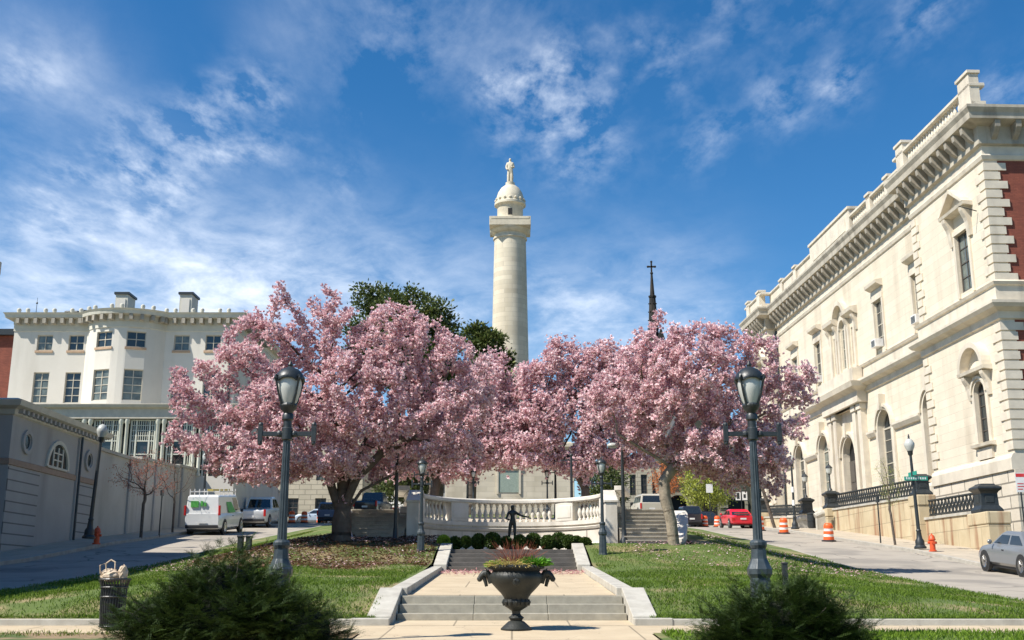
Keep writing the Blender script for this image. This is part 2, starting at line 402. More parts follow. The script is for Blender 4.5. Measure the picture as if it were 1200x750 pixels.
def crack(m, scale, col, w):
    nt = m.node_tree; nd = nt.nodes; lk = nt.links.new; p = nd['Principled BSDF']; src = p.inputs['Base Color'].links[0].from_socket
    t = nd.new('ShaderNodeTexCoord'); nz = nd.new('ShaderNodeTexNoise'); nz.inputs['Scale'].default_value = scale * 3; lk(t.outputs['Object'], nz.inputs['Vector'])
    va = nd.new('ShaderNodeVectorMath'); va.operation = 'MULTIPLY_ADD'; lk(nz.outputs['Color'], va.inputs[0]); va.inputs[1].default_value = (.5 / scale,) * 3; lk(t.outputs['Object'], va.inputs[2])
    v = nd.new('ShaderNodeTexVoronoi'); v.feature = 'DISTANCE_TO_EDGE'; v.inputs['Scale'].default_value = scale; lk(va.outputs[0], v.inputs['Vector'])
    r = nd.new('ShaderNodeValToRGB'); r.color_ramp.elements[0].position = 0; r.color_ramp.elements[0].color = (1, 1, 1, 1); r.color_ramp.elements[1].position = w; r.color_ramp.elements[1].color = (0, 0, 0, 1); lk(v.outputs['Distance'], r.inputs[0])
    ml = nd.new('ShaderNodeMath'); ml.operation = 'MULTIPLY'; ml.inputs[1].default_value = .7; lk(r.outputs[0], ml.inputs[0])
    mx = nd.new('ShaderNodeMix'); mx.data_type = 'RGBA'; lk(ml.outputs[0], mx.inputs[0]); lk(src, mx.inputs[6]); mx.inputs[7].default_value = (*col, 1); lk(mx.outputs[2], p.inputs['Base Color'])
M['road'] = ground_mat('worn_asphalt', (.37, .325, .265), (.31, .275, .225), (.24, .215, .18), 1.2, .35, (.5, .62), .25, 90)
crack(M['road'], .16, (.07, .065, .055), .012)
crack(M['pave'], .5, (.22, .17, .12), .006)
M['earth'] = ground_mat('bare_earth', (.30, .21, .12), (.20, .14, .08), (.08, .11, .03), 4, 1.2, (.5, .6))
M['far_ground'] = mat('far_ground', (.10, .11, .07), .95, nscale=.05)
M['mulch'] = mat('leaf_litter', (.10, .07, .05), .95, col2=(.05, .035, .025), nscale=12, bump=.6, bscale=40)

xs = [-2000, -700, -250, -100, -60, -40] + fr(-30, 30, 3) + [40, 60, 100, 250, 700, 2000]
ys = [-400, -120, -50] + fr(-20, 145, 3) + [170, 200, 260, 400, 900, 2500]
def zbase(X, Y): return zroad(X, Y) - .28
struct(grid('ground', xs, ys, zbase, M['far_ground']))

RX0, RX1, SWX = 12.4, 17.9, 21.15
struct(grid('road_east', fr(RX0, RX1, 1.1), fr(-10, 104, 1.5), zroad, M['road']))
struct(grid('road_west', fr(-RX1 + .2, -RX0, 1.1), fr(-10, 104, 1.5), zroad, M['road']))
struct(grid('road_circle', fr(-60, 60, 4), fr(104, 128, 2), zroad, M['road']))
struct(grid('plaza_paving', fr(-RX0, RX0, 1.2), fr(84.3, 104, 1.6), lambda x, y: zroad(x, y) + (.7 * smooth((104 - y) / 14) * smooth((12.4 - abs(x)) / 6)), M['road']))
struct(grid('sidewalk_east', fr(RX1 + .18, SWX + 1, .8), fr(-10, 104, 1.5), lambda x, y: zroad(x, y) + .13, M['sidewalk']))
struct(grid('sidewalk_west', fr(-SWX, -RX1 + .2 - .18, .8), fr(-10, 104, 1.5), lambda x, y: zroad(x, y) + .13, M['sidewalk']))
def kerb(name, path, w=.18, h=.135, low=.12):
    mb = MB(); mb.sweep([(x, y, z) for x, y, z in path], [(0, -low), (w, -low), (w, h), (w - .02, h + .012), (.02, h + .012), (0, h)])
    return struct(mb.build(name, M['kerb']))
ky = fr(-10, 104, 1.5)
kerb('kerb_east', [(RX1 + .18, y, zroad(RX1, y)) for y in ky])
kerb('kerb_west', [(-RX1 + .2, y, zroad(-RX1, y)) for y in ky])
ky2 = fr(20.9, 84, 1.5)
kerb('kerb_lawn_east', [(RX0 + .09, y, zroad(RX0, y)) for y in ky2], .15, .09)
kerb('kerb_lawn_west', [(-RX0 + .06, y, zroad(-RX0, y)) for y in ky2], .15, .09)

# lawns: both sides of the central steps; they stop at the landing flanks and side stairs
def lawn_keep(x, y):
    a = abs(x)
    if y < 38.4: return a > 2.45
    if y < 45: return a > 6.1 if y > 39.2 else a > 2.45
    return a > 6.1 or y > 60
lx = fr(-RX0, -2.46, .55) + fr(-2.0, 2.0, 1) + fr(2.46, RX0, .55)
lo = grid('lawn', lx, fr(20.98, 38.4, .5) + fr(38.8, 84, .8), zlawn, M['lawn'], lawn_keep)
struct(lo)
# front strips: walk along the kerb, bare grass verges, central paving
def zpath(X, Y): return -.705 + .05 * (Y - 20) - (.0 if Y > 19 else 0)
struct(grid('walk', fr(-14, 14, 2), fr(19.2, 20.9, .85), zpath, M['pave']))
struct(grid('forecourt_paving', fr(-2.55, 2.35, .7), fr(6, 19.2, 1.2), zpath, M['pave']))
struct(grid('verge_east', fr(2.36, 14, .6), fr(6, 19.195, .8), lambda x, y: zpath(x, y) + .02, M['lawn']))
struct(grid('verge_west', fr(-14, -2.56, .6), fr(6, 19.195, .8), lambda x, y: zpath(x, y) + .02, M['earth']))
struct(grid('walk_inner', fr(-2.45, 2.45, .7), fr(20.9, 22.1, .6), lambda x, y: zpath(x, y) + .002, M['pave']))
def seg_kerb(name, x0, x1):
    mb = MB(); mb.box(x0, x1, 20.88, 21.06, -.95, -.545); return struct(mb.build(name, M['coping'], bevel=.015))
seg_kerb('kerb_front_west', -12.3, -2.75); seg_kerb('kerb_front_east', 2.75, 12.3)

LZ = lambda y: -.145 + (y - 23.0) * .0565        # landing surface
struct(grid('landing_paving', fr(-2.13, 2.13, .71), fr(23.1, 34.6, 1), lambda x, y: LZ(y), M['pave']))

# ------------------------------------------------------------------ central steps
st = thing('stone_steps', 'three low grey granite steps behind the dark urn', 'steps', (0, 22, -.6), 0, None)
for i, (y0, z0, z1) in enumerate(((0, -.25, .13), (.40, -.25, .30), (.80, -.25, .455))):
    mb = MB()
    for a, b in ((-2.22, -.75), (-.745, .70), (.705, 2.22)):
        mb.box(a, b, y0, y0 + (.40 if i < 2 else .42), z0, z1)
    mb.build('step', M['grey_step'], st, bevel=.012)
def flank(sg, lab):
    t = thing('flank_wall', lab, 'kerb wall', (0, 0, 0), 0, None)
    x = 2.23 * sg
    mb = MB()
    def seg(x0, x1, y0, y1, za, zb, w=.36):
        a = min(x0, x0 + w * sg), max(x0, x0 + w * sg); b = min(x1, x1 + w * sg), max(x1, x1 + w * sg)
        mb.hexa([(a[0], y0, za - .7), (a[1], y0, za - .7), (b[1], y1, za - .7), (b[0], y1, za - .7), (a[0], y0, za), (a[1], y0, za), (b[1], y1, zb), (b[0], y1, zb)])
    seg(2.24 * sg, 2.24 * sg, 21.15, 23.2, -.50, .02, .46)
    ys_ = fr(23.205, 34.5, 2.2)
    for a, b in zip(ys_[:-1], ys_[1:]):
        seg(2.14 * sg, 2.14 * sg, a, b - .012, LZ(a) + .15, LZ(b) + .15, .34)
    mb.build('coping', M['coping'], t, bevel=.015)
    m2_ = MB(); xx = sorted((2.24 * sg, 2.95 * sg)); m2_.box(xx[0], xx[1], 20.86, 21.15, -.95, -.53); m2_.build('end_block', M['coping'], t, bevel=.02)
flank(-1, 'pale stone flank wall along the left edge of the tan landing')
flank(1, 'pale stone flank wall along the right edge of the tan landing')
# dark upper flight
st2 = thing('upper_steps', 'flight of dark shaded stone steps below the boxwood balls', 'steps', (0, 34.6, .5), 0, None)
nst = 5
for i in range(nst):
    mb = MB(); mb.box(-2.0, 2.0, i * .55, i * .55 + (.55 if i < nst - 1 else .7), -.4, .15 * (i + 1) - .003 * i); mb.build('step', M['dark_step'], st2, bevel=.012)
for sg, w in ((-1, 'left'), (1, 'right')):
    t = thing('cheek_wall', 'short sloping grey stone cheek wall at the %s end of the dark steps' % w, 'wall', (2.2 * sg, 34.5, .4))
    mb = MB(); mb.hexa([(-.2, 0, -.5), (.2, 0, -.5), (.2, 3.3, -.5), (-.2, 3.3, -.5), (-.2, 0, .32), (.2, 0, .32), (.2, 3.3, 1.08), (-.2, 3.3, 1.08)])
    mb.build('wall', M['coping'], t, bevel=.02)
# planted bed behind the steps
struct(grid('planting_bed', fr(-6.0, 6.0, .6), fr(37.6, 47.5, .7), lambda x, y: 1.27 + .03 * (y - 37.6), M['mulch'], lambda x, y: y < 46.5 and (abs(x) < 3.9 or y < 39.8) and not (abs(x) > 3.8 and y > 39.4)))

# ------------------------------------------------------------------ exedra wall with balustrade
ZT = 2.68
EX = thing('balustrade_wall', 'curved white marble retaining wall with a balustrade behind the bronze figure', 'wall', (0, 44.9, 0))
ERX, ECY = 3.42, -3.2     # arc: ends at y=41.7 and x=+-3.75, middle at y=44.9
Rr = (ERX ** 2 + ECY ** 2) / (2 * abs(ECY)); 
a_end = math.asin(min(1, ERX / Rr))
if abs(ECY) > Rr: a_end = math.pi - a_end
def ep(a, o=0):     # a from -1..1; o toward the viewer
    t = a * a_end
    return ((Rr - o) * math.sin(t), -Rr + (Rr - o) * math.cos(t))
arc = [(-1 + 2 * i / 48) for i in range(49)]
def arcsweep(prof_, name, m, a0=-1, a1=1, bev=0):
    pts = [ep(a0 + (a1 - a0) * i / 40) for i in range(41)][::-1]
    mb = MB(); mb.sweep(pts, prof_); return mb.build(name, m, EX, smooth=True)
arcsweep([(.0, 1.0), (.0, 2.42), (-.45, 2.42), (-.45, 1.0)], 'wall_face', M['white_ashlar'])
arcsweep([(.0, 1.0), (.10, 1.0), (.10, 1.62), (.05, 1.70), (.0, 1.70)], 'plinth_course', M['white_marble'])
arcsweep([(.0, 2.22), (.05, 2.24), (.09, 2.32), (.03, 2.34), (.0, 2.36)], 'string_course', M['white_marble'])
arcsweep([(.07, 2.422), (.07, 2.58), (-.5, 2.58), (-.5, 2.422)], 'balustrade_base', M['white_marble'])
arcsweep([(.08, 3.30), (.12, 3.34), (.12, 3.44), (.07, 3.48), (-.37, 3.48), (-.42, 3.44), (-.42, 3.34), (-.38, 3.30)], 'top_rail', M['white_marble'])
bp_ = [(.075, 0), (.075, .07), (.05, .09), (.045, .13), (.095, .27), (.09, .34), (.05, .48), (.038, .58), (.06, .60), (.06, .64), (.075, .66), (.075, .72)]
mbb = MB(); mbb.lathe(bp_, seg=12)
bal0 = None
peds = [-.97, -.44, .44, .97]
for p in peds:
    x, y = ep(p, -.15); t = p * a_end
    mb = MB(); w = .42 if abs(p) < .6 else .25
    mb.box(-w, w, -.24, .24, 2.583, 3.30); mb.box(-w + .1, w - .1, -.255, -.235, 2.70, 3.18)
    o = mb.build('pedestal', M['white_marble'], EX, bevel=.01); o.location = (x, y, 0); o.rotation_euler = (0, 0, -t)
for k in range(42):
    a = -.92 + 1.84 * k / 41
    if any(abs(a - p) < (.105 if abs(p) < .6 else .06) for p in peds): continue
    x, y = ep(a, -.15)
    if bal0 is None:
        bal0 = mbb.build('baluster', M['white_marble'], EX, smooth=True, loc=(x, y, 2.58))
    else: copy_obj(bal0, EX, (x, y, 2.58))
# wing ends: scroll-topped piers
for sg in (-1, 1):
    t = thing('scroll_pier', 'white marble pier with a swept scroll top at the %s end of the balustrade' % ('left' if sg < 0 else 'right'), 'pier', (3.62 * sg, 40.9, 1.0))
    mb = MB(); mb.box(-.22, .22, -.3, 1.1, 0, 2.05); mb.build('pier', M['white_marble'], t, bevel=.015)
    mb = MB(); mb.xprism([(-.34, 2.052), (1.3, 2.052), (1.3, 2.62), (.95, 2.60), (.5, 2.42), (.15, 2.22), (-.34, 2.14)], -.26, .26); mb.build('scroll', M['white_marble'], t, bevel=.015)
    # curved side wall going back up beside the stairs
    mb = MB(); pts = [(sg * (.30 + .55 * math.sin(i / 10 * 1.3)), 1.1 + 3.4 * i / 10) for i in range(11)]
    if sg > 0: pts = pts[::-1]
    mb.sweep(pts, [(0, 0), (.0, 2.0), (.3, 2.0), (.3, 0)]); mb.build('side_wall', M['white_ashlar'], t)
    # raking balusters on the wing
    b0 = None
    for k in range(5):
        i = 1 + k * 2; x = sg * (.30 + .55 * math.sin(i / 10 * 1.3)) - sg * .12; y = 1.1 + 3.4 * i / 10
        if b0 is None: b0 = MB(); b0.lathe([(r * .9, z * .85) for r, z in bp_], seg=10); b0 = b0.build('baluster', M['white_marble'], t, smooth=True, loc=(x, y, 2.0))
        else: copy_obj(b0, t, (x, y, 2.0))
    mb = MB(); mb.sweep(pts, [(-.05, 2.62), (-.05, 2.78), (.35, 2.78), (.35, 2.62)]); mb.build('side_rail', M['white_marble'], t)
# side stairs
for sg in (-1, 1):
    t = thing('side_stairs', 'worn stone stairs climbing on the %s of the white balustrade' % ('left' if sg < 0 else 'right'), 'stairs', (4.95 * sg, 39.6, 1.50))
    mb = None
    for i in range(9):
        mb = MB(); w = .90 + .05 * min(i, 5)
        mb.box(-w, w, i * .34, i * .34 + (.34 if i < 8 else 2.0), -.6, .158 * (i + 1) - .045); mb.box(-w - .01, w + .01, i * .34 - .035, i * .34 + (.34 if i < 8 else 2.0), .158 * (i + 1) - .043, .158 * (i + 1)); o = mb.build('step', M['step_stone'], t)
        o.location = (0, 0, 0)
    # outer curved parapet
    t = thing('curved_parapet', 'low curving pale stone parapet on the outer side of the %s stairs' % ('left' if sg < 0 else 'right'), 'wall', (5.5 * sg, 39.3, 1.3))
    mb = MB(); pts = []
    for i in range(13):
        u = i / 12; pts.append((sg * (.0 + .60 * math.sin(u * 2.0)), 3.4 * u, 1.18 * smooth(u * 1.15)))
    if sg > 0: pts = pts[::-1]
    mb.sweep(pts, [(0, -1.2), (.0, .25), (-.05, .28), (-.05, .38), (.45, .38), (.45, .28), (.40, .25), (.40, -1.2)] ); mb.build('parapet', M['white_marble'], t, smooth=True)
# terrace behind
struct(grid('upper_terrace', fr(-6.9, 6.9, 1.2), fr(44.4, 60, 1.3), lambda x, y: (2.62 if y < 45 else max(2.62, zlawn(x, y) + .05)), M['sidewalk'], lambda x, y: y > 45.3 or abs(x) > 4.4))

# bronze figure in the recess
def skin_figure(name, verts, edges, rad, m, parent=None, sub=2, loc=(0, 0, 0), scale=1, rotz=0):
    me = bpy.data.meshes.new(name); me.from_pydata([tuple(Vector(v) * scale) for v in verts], edges, [])
    o = bpy.data.objects.new(name, me); C.objects.link(o); me.materials.append(m)
    md = o.modifiers.new('skin', 'SKIN'); md.use_smooth_shade = True
    for i, r in enumerate(rad):
        rr = r if isinstance(r, tuple) else (r, r)
        me.skin_vertices[0].data[i].radius = (rr[0] * scale, rr[1] * scale)
    me.skin_vertices[0].data[0].use_root = True
    s = o.modifiers.new('sub', 'SUBSURF'); s.levels = sub; s.render_levels = sub
    o.location = loc; o.rotation_euler = (0, 0, rotz)
    if parent: o.parent = parent
    return o
fg = thing('bronze_statue', 'slender dark bronze figure with one arm outstretched before the curved wall', 'statue', (.02, 39.4, 1.30))
V = [(0, 0, .80), (.01, 0, .93), (0, .0, 1.06), (-.0, 0, 1.17), (0, -.01, 1.23), (0, -.02, 1.33), (0, -.01, 1.41),
     (-.07, 0, .76), (-.11, -.02, .42), (-.14, 0, .06), (-.15, -.08, .02),
     (.07, 0, .76), (.08, -.05, .42), (.07, .0, .06), (.07, -.08, .02),
     (-.15, 0, 1.12), (-.22, -.08, .92), (-.13, -.2, .88), (-.09, -.22, .89),
     (.15, 0, 1.12), (.33, -.06, 1.02), (.52, -.12, .98), (.60, -.13, .98)]
Ed = [(0, 1), (1, 2), (2, 3), (3, 4), (4, 5), (5, 6), (0, 7), (7, 8), (8, 9), (9, 10), (0, 11), (11, 12), (12, 13), (13, 14), (3, 15), (15, 16), (16, 17), (17, 18), (3, 19), (19, 20), (20, 21), (21, 22)]
Rd = [.10, .085, .10, .09, .045, .085, .06, .075, .055, .035, .03, .075, .055, .035, .03, .05, .035, .028, .025, .05, .035, .028, .025]
skin_figure('body', V, Ed, Rd, M['bronze'], fg, scale=1.0, loc=(0, 0, .16))
mb = MB(); mb.lathe([(.34, -.1), (.34, .04), (.26, .07), (.24, .16), (.0, .17)], seg=14); mb.build('base', M['bronze'], fg, smooth=True)

# ------------------------------------------------------------------ monument column
mo = thing('monument_column', 'tall white marble column with a statue on its domed top', 'monument', (-.25, 140, 0))
mb = MB(); mb.box(-7.7, 7.7, -7.7, 7.7, 6.0, 16.4); mb.build('base_block', M['mon'], mo, bevel=.03)
mb = MB()
mb.sweep([(7.7, -7.7), (7.7, 7.7), (-7.7, 7.7), (-7.7, -7.7)][::-1], [(0, 16.0), (.15, 16.1), (.5, 16.5), (.6, 16.5), (.6, 16.9), (.3, 17.0), (-1, 17.0), (-1, 16.0)], closed=True); mb.build('base_cornice', M['mon_plain'], mo)
mb = MB(); mb.box(-7.4, 7.4, -7.4, 7.4, 16.4, 17.2); mb.lathe([(3.7, 17.1), (3.7, 18.2), (3.3, 18.3), (3.3, 18.9), (2.8, 19.4)], seg=48); mb.build('plinth', M['mon_plain'], mo, smooth=True)
mb = MB(); mb.box(-1.35, 1.05, -7.76, -7.69, 11.1, 13.6); mb.build('bronze_panel', M['copper'], mo)
mb = MB()
for a in ((-1.6, -1.36, 10.9, 13.85), (1.06, 1.3, 10.9, 13.85)): mb.box(a[0], a[1], -7.86, -7.69, a[2], a[3])
mb.box(-1.75, 1.45, -7.92, -7.69, 13.86, 14.15); mb.build('panel_frame', M['mon_plain'], mo)
prf = [(2.62, 19.3)] + [(2.55 - .40 * i / 24 - .05 * (i / 24) ** 2, 19.8 + (45.0 - 19.8) * i / 24) for i in range(25)]
mb = MB(); mb.lathe(prf, seg=64); mb.build('shaft', M['mon'], mo, smooth=True)
mb = MB(); mb.lathe([(2.08, 45.0), (2.25, 45.05), (2.25, 45.25), (2.12, 45.35), (2.12, 45.7), (2.3, 45.75), (2.5, 46.0), (2.68, 46.2), (2.70, 46.34)], seg=64); mb.build('capital', M['mon_plain'], mo, smooth=True)
mb = MB(); mb.box(-2.72, 2.72, -2.72, 2.72, 46.34, 47.55); mb.build('abacus_slab', M['mon_plain'], mo, bevel=.04)
mb = MB(); mb.box(-2.5, 2.5, -2.76, -2.715, 47.2, 47.5); mb.build('slab_moulding', M['mon_plain'], mo)
mb = MB(); mb.lathe([(1.72, 47.5), (1.72, 49.5), (1.82, 49.7), (2.10, 49.85), (2.10, 50.15), (1.92, 50.3), (1.86, 50.9), (1.62, 51.7), (1.25, 52.3), (.85, 52.65), (.64, 52.75), (.62, 53.0)], seg=40); mb.build('lantern_drum', M['mon_plain'], mo, smooth=True)
mb = MB()
for k in range(16):
    t = 2 * math.pi * k / 16; mb.ball((1.90 * math.cos(t), 1.90 * math.sin(t), 50.55), .22, 6, 4)
mb.build('antefix_ring', M['mon_plain'], mo, smooth=True)
mb = MB(); mb.box(-.28, .28, -1.74, -1.5, 48.1, 49.0); mb.build('drum_door', M['dark_void'], mo)
V = [(0, 0, 1.95), (0, 0, 2.35), (0, 0, 2.75), (0, 0, 3.05), (0, -.02, 3.2), (0, -.05, 3.42), (0, -.03, 3.6),
     (-.16, 0, 1.6), (-.2, -.05, .9), (-.22, -.02, .12), (.18, 0, 1.6), (.22, -.12, .9), (.2, -.02, .12),
     (-.36, 0, 2.85), (-.5, -.05, 2.3), (-.36, -.28, 1.95), (-.25, -.35, 2.0), (.36, 0, 2.85), (.48, -.08, 2.3), (.3, -.32, 2.25), (.18, -.36, 2.4),
     (.0, .15, 1.2), (.05, .12, .2)]
Ed = [(0, 1), (1, 2), (2, 3), (3, 4), (4, 5), (5, 6), (0, 7), (7, 8), (8, 9), (0, 10), (10, 11), (11, 12), (2, 13), (13, 14), (14, 15), (15, 16), (2, 17), (17, 18), (18, 19), (19, 20), (0, 21), (21, 22)]
Rd = [.36, .34, .36, .2, .13, .2, .15, .28, .22, .2, .28, .22, .2, .2, .15, .12, .1, .2, .15, .12, .1, .34, .36]
skin_figure('statue', V, Ed, Rd, M['mon_plain'], mo, loc=(0, 0, 52.95), scale=1.04)
mb = MB(); mb.lathe([(.62, 52.95), (.62, 53.15), (.52, 53.2)], seg=20); mb.build('statue_base', M['mon_plain'], mo)
# ------------------------------------------------------------------ facade builders (local: x along, y outward, z up; T maps them)
def facade(mb, u0, u1, z0, z1, ops, y, rev=.3):
    """wall sheet at outward position y with real openings (u0,u1,z0,z1,arched) and their reveals"""
    us = sorted({u0, u1} | {o[0] for o in ops} | {o[1] for o in ops})
    zs = sorted({z0, z1} | {o[2] for o in ops} | {o[3] for o in ops})
    for i in range(len(us) - 1):
        for j in range(len(zs) - 1):
            um, zm = (us[i] + us[i + 1]) / 2, (zs[j] + zs[j + 1]) / 2
            if any(o[0] < um < o[1] and o[2] < zm < o[3] for o in ops): continue
            mb.face([(us[i], y, zs[j]), (us[i + 1], y, zs[j]), (us[i + 1], y, zs[j + 1]), (us[i], y, zs[j + 1])])
    for o in ops:
        a, b, c, d = o[:4]; arch = len(o) > 4 and o[4]
        r = (b - a) / 2; mid = (a + b) / 2; sp = d - r if arch else d
        mb.face([(a, y, c), (a, y, sp), (a, y - rev, sp), (a, y - rev, c)])
        mb.face([(b, y, c), (b, y, sp), (b, y - rev, sp), (b, y - rev, c)])
        mb.face([(a, y, c), (b, y, c), (b, y - rev, c), (a, y - rev, c)])
        if arch:
            n = 14; P = [(mid - r * math.cos(math.pi * k / n), sp + r * math.sin(math.pi * k / n)) for k in range(n + 1)]
            for p, q in zip(P[:-1], P[1:]):
                mb.face([(p[0], y, p[1]), (q[0], y, q[1]), (q[0], y - rev, q[1]), (p[0], y - rev, p[1])])
                mb.face([(p[0], y, p[1]), (p[0], y, d), (q[0], y, d), (q[0], y, q[1])] if q[1] < d - 1e-6 and p[1] < d - 1e-6 else ([(p[0], y, p[1]), (p[0], y, d), (q[0], y, d)] if p[1] < q[1] else [(p[0], y, d), (q[0], y, d), (q[0], y, q[1])]))
        else: mb.face([(a, y, d), (b, y, d), (b, y - rev, d), (a, y - rev, d)])
wrnd = random.Random(12)
def window(parent, o, y, mf, mg, nx=2, nz=4, T=None, fw=.09, bar=.035, mid=True):
    a, b, c, d = o[:4]; arch = len(o) > 4 and o[4]
    r = (b - a) / 2; m_ = (a + b) / 2; sp = d - r if arch else d
    mb = MB(T)
    mb.box(a, a + fw, y - .06, y + .03, c, sp); mb.box(b - fw, b, y - .06, y + .03, c, sp)
    mb.box(a + fw, b - fw, y - .06, y + .04, c, c + fw)
    if arch:
        n = 14
        for k in range(n):
            t0, t1 = math.pi * k / n, math.pi * (k + 1) / n
            q = [(m_ - rr * math.cos(t), sp + rr * math.sin(t)) for rr, t in ((r, t0), (r, t1), (r - fw, t1), (r - fw, t0))]
            mb.rings([[(p[0], y - .06, p[1]) for p in q], [(p[0], y + .03, p[1]) for p in q]])
        mb.box(a + fw, b - fw, y - .05, y + .025, sp - .05, sp + .05)
        mb.box(m_ - bar / 2, m_ + bar / 2, y - .04, y + .01, sp + .05, d - fw)
    else: mb.box(a + fw, b - fw, y - .06, y + .03, d - fw, d)
    for k in range(1, nx):
        x = a + (b - a) * k / nx; mb.box(x - bar / 2, x + bar / 2, y - .04, y + .012, c + fw, sp - (.05 if arch else fw))
    for k in range(1, nz):
        z = c + (sp - c) * k / nz; h = bar * (1.7 if (mid and k == nz // 2) else 1)
        mb.box(a + fw, b - fw, y - .038, y + .010, z - h / 2, z + h / 2)
    w = mb.build('window', mf, parent)
    if mg is M['glass'] and wrnd.random() < .3: mg = M['glass_curtain']
    g = MB(T)
    if arch: g.face([(a, y - .03, c), (b, y - .03, c)] + [(m_ + r * math.cos(math.pi * k / 14), y - .03, sp + r * math.sin(math.pi * k / 14)) for k in range(15)])
    else: g.face([(a, y - .03, c), (b, y - .03, c), (b, y - .03, d), (a, y - .03, d)])
    g.build('pane', mg, w)
    return w
def arch_ring(mb, m_, sp, r0, r1, y0, y1, n=16):
    for k in range(n):
        t0, t1 = math.pi * k / n, math.pi * (k + 1) / n
        q = [(m_ - rr * math.cos(t), sp + rr * math.sin(t)) for rr, t in ((r0, t0), (r0, t1), (r1, t1), (r1, t0))]
        mb.rings([[(p[0], y0, p[1]) for p in q], [(p[0], y1, p[1]) for p in q]])
def console(mb, u, y, z0, z1, w=.3, dp=.4):     # scroll bracket
    n = 8; P = [(y, z0)]
    for k in range(n + 1):
        t = k / n; P.append((y + dp * (.25 + .75 * t ** 1.3) * (1 + .12 * math.sin(t * 9)), z0 + (z1 - z0) * t))
    P.append((y, z1)); mb.xprism(P, u - w / 2, u + w / 2)

# ------------------------------------------------------------------ the long marble building on the right
MBG = thing('marble_institute', 'long cream marble building with bracketed cornice and arched windows', 'building', (24.2, 53.0, 0), math.atan2(1, -.04))
PV, FP, MN = 9.4, 41.6, -.8      # pavilion end, far pavilion start, main wall plane
LEN = 46.2
SIDE = 14.0
up_main = [11.2, 17.7, 30.6, 36.6]
lo_main = [10.6, 18.0, 30.5, 36.7]
opsU = [(c - .75, c + .75, 15.35, 18.6) for c in up_main] + [(24.1, 25.3, 15.35, 18.9, True), (22.45, 23.15, 15.35, 18.0), (26.25, 26.95, 15.35, 18.0)]
opsL = [(c - 1.15, c + 1.15, 6.35, 11.3, True) for c in lo_main] + [(23.5, 26.1, 6.05, 10.4, True)]
mb = MB(); facade(mb, PV, FP, 5.2, 13.2, opsL, MN, .45); facade(mb, PV, FP, 13.2, 22.1, opsU, MN, .30); mb.build('wall', M['marble'], MBG)
opsP = [(2.4, 3.9, 15.3, 18.5), (2.2, 3.4, 7.2, 10.35, True)]
mb = MB(); facade(mb, 0, PV, 5.9, 13.2, opsP[1:], 0, .35); facade(mb, 0, PV, 13.2, 22.1, opsP[:1], 0, .3)
mb.face([(PV, 0, 2), (PV, MN, 2), (PV, MN, 22.1), (PV, 0, 22.1)])
mb.build('wall', M['marble'], MBG)
opsF = [(42.9, 44.1, 15.3, 18.5), (42.8, 44.2, 7.2, 11.3, True)]
mb = MB(); facade(mb, FP, LEN, 5.9, 13.2, opsF[1:], 0, .35); facade(mb, FP, LEN, 13.2, 22.1, opsF[:1], 0, .3)
mb.face([(FP, 0, 2), (FP, MN, 2), (FP, MN, 22.1), (FP, 0, 22.1)]); mb.face([(LEN, 0, 2), (LEN, -SIDE, 2), (LEN, -SIDE, 22.1), (LEN, 0, 22.1)])
mb.build('wall', M['marble'], MBG)
# dark interior backing right behind the glass so nothing shows through
mb = MB(); mb.box(.3, LEN - .3, -2.6, -2.3, 2, 21.8); mb.build('inner_wall', M['dark_void'], MBG)
# lower rusticated storey: plinth
mb = MB(); mb.box(-.06, PV + .02, -1.0, .10, 1.0, 5.55); mb.build('rusticated_base', M['marble_rust'], MBG)
mb = MB(); mb.box(PV + .03, FP - .01, MN - 1, MN + .14, 1.5, 5.15); mb.build('rusticated_base', M['marble_rust'], MBG)
mb = MB(); mb.box(FP, LEN + .05, -1, .10, 1.5, 5.55); mb.build('rusticated_base', M['marble_rust'], MBG)
for (a, b, y) in ((-.0, PV, 0), (PV + .25, FP - .25, MN), (FP, LEN, 0)):
    mb = MB(); mb.sweep([(a, y), (b, y)], [(0, 5.2 if y else 5.5), (.2, 5.25 if y else 5.55), (.2, 5.8 if y else 6.1), (.1, 6.0 if y else 6.3), (0, 6.02 if y else 6.35)]); mb.build('water_table', M['marble_trim'], MBG)
# brick south flank
mb = MB(); mb.face([(0, -.72, 1), (0, -SIDE, 1), (0, -SIDE, 22.1), (0, -.72, 22.1)])
mb.build('brick_flank', M['brick'], MBG)
mb = MB(); mb.face([(0, 0, 1), (0, -.722, 1), (0, -.722, 22.1), (0, 0, 22.1)]); mb.build('flank_return', M['marble_trim'], MBG)
mb = MB(); mb.box(.1, LEN - .1, -SIDE, -.9, 21.9, 22.4); mb.build('roof', M['roof'], MBG)
mb = MB(); mb.face([(.05, -SIDE, 1), (LEN, -SIDE, 1), (LEN, -SIDE, 22), (.05, -SIDE, 22)]); mb.build('rear_wall', M['brick'], MBG)
# quoins on the corner and both pavilion edges
mb = MB()
def quoin_col(u, du, z0, z1, y, side=False):
    z = z0; k = 0
    while z < z1 - .3:
        w = .95 if k % 2 else .60
        a, b = (u, u + w) if du > 0 else (u - w, u)
        if side: mb.box(-.07, b, -(.78 if k % 2 else 1.12), .07, z + .03, z + .43)
        else: mb.box(a, b, y - .02, y + .075, z + .03, z + .43)
        z += .49; k += 1
quoin_col(0, 1, 14.9, 21.5, 0, True); quoin_col(0, 1, 6.5, 12.9, 0, True)
for z0, z1 in ((6.5, 12.9), (14.9, 21.5)):
    quoin_col(PV + .005, -1, z0, z1, 0); quoin_col(FP, 1, z0, z1, 0); quoin_col(LEN, -1, z0, z1, 0)
mb.build('quoins', M['marble_trim'], MBG)
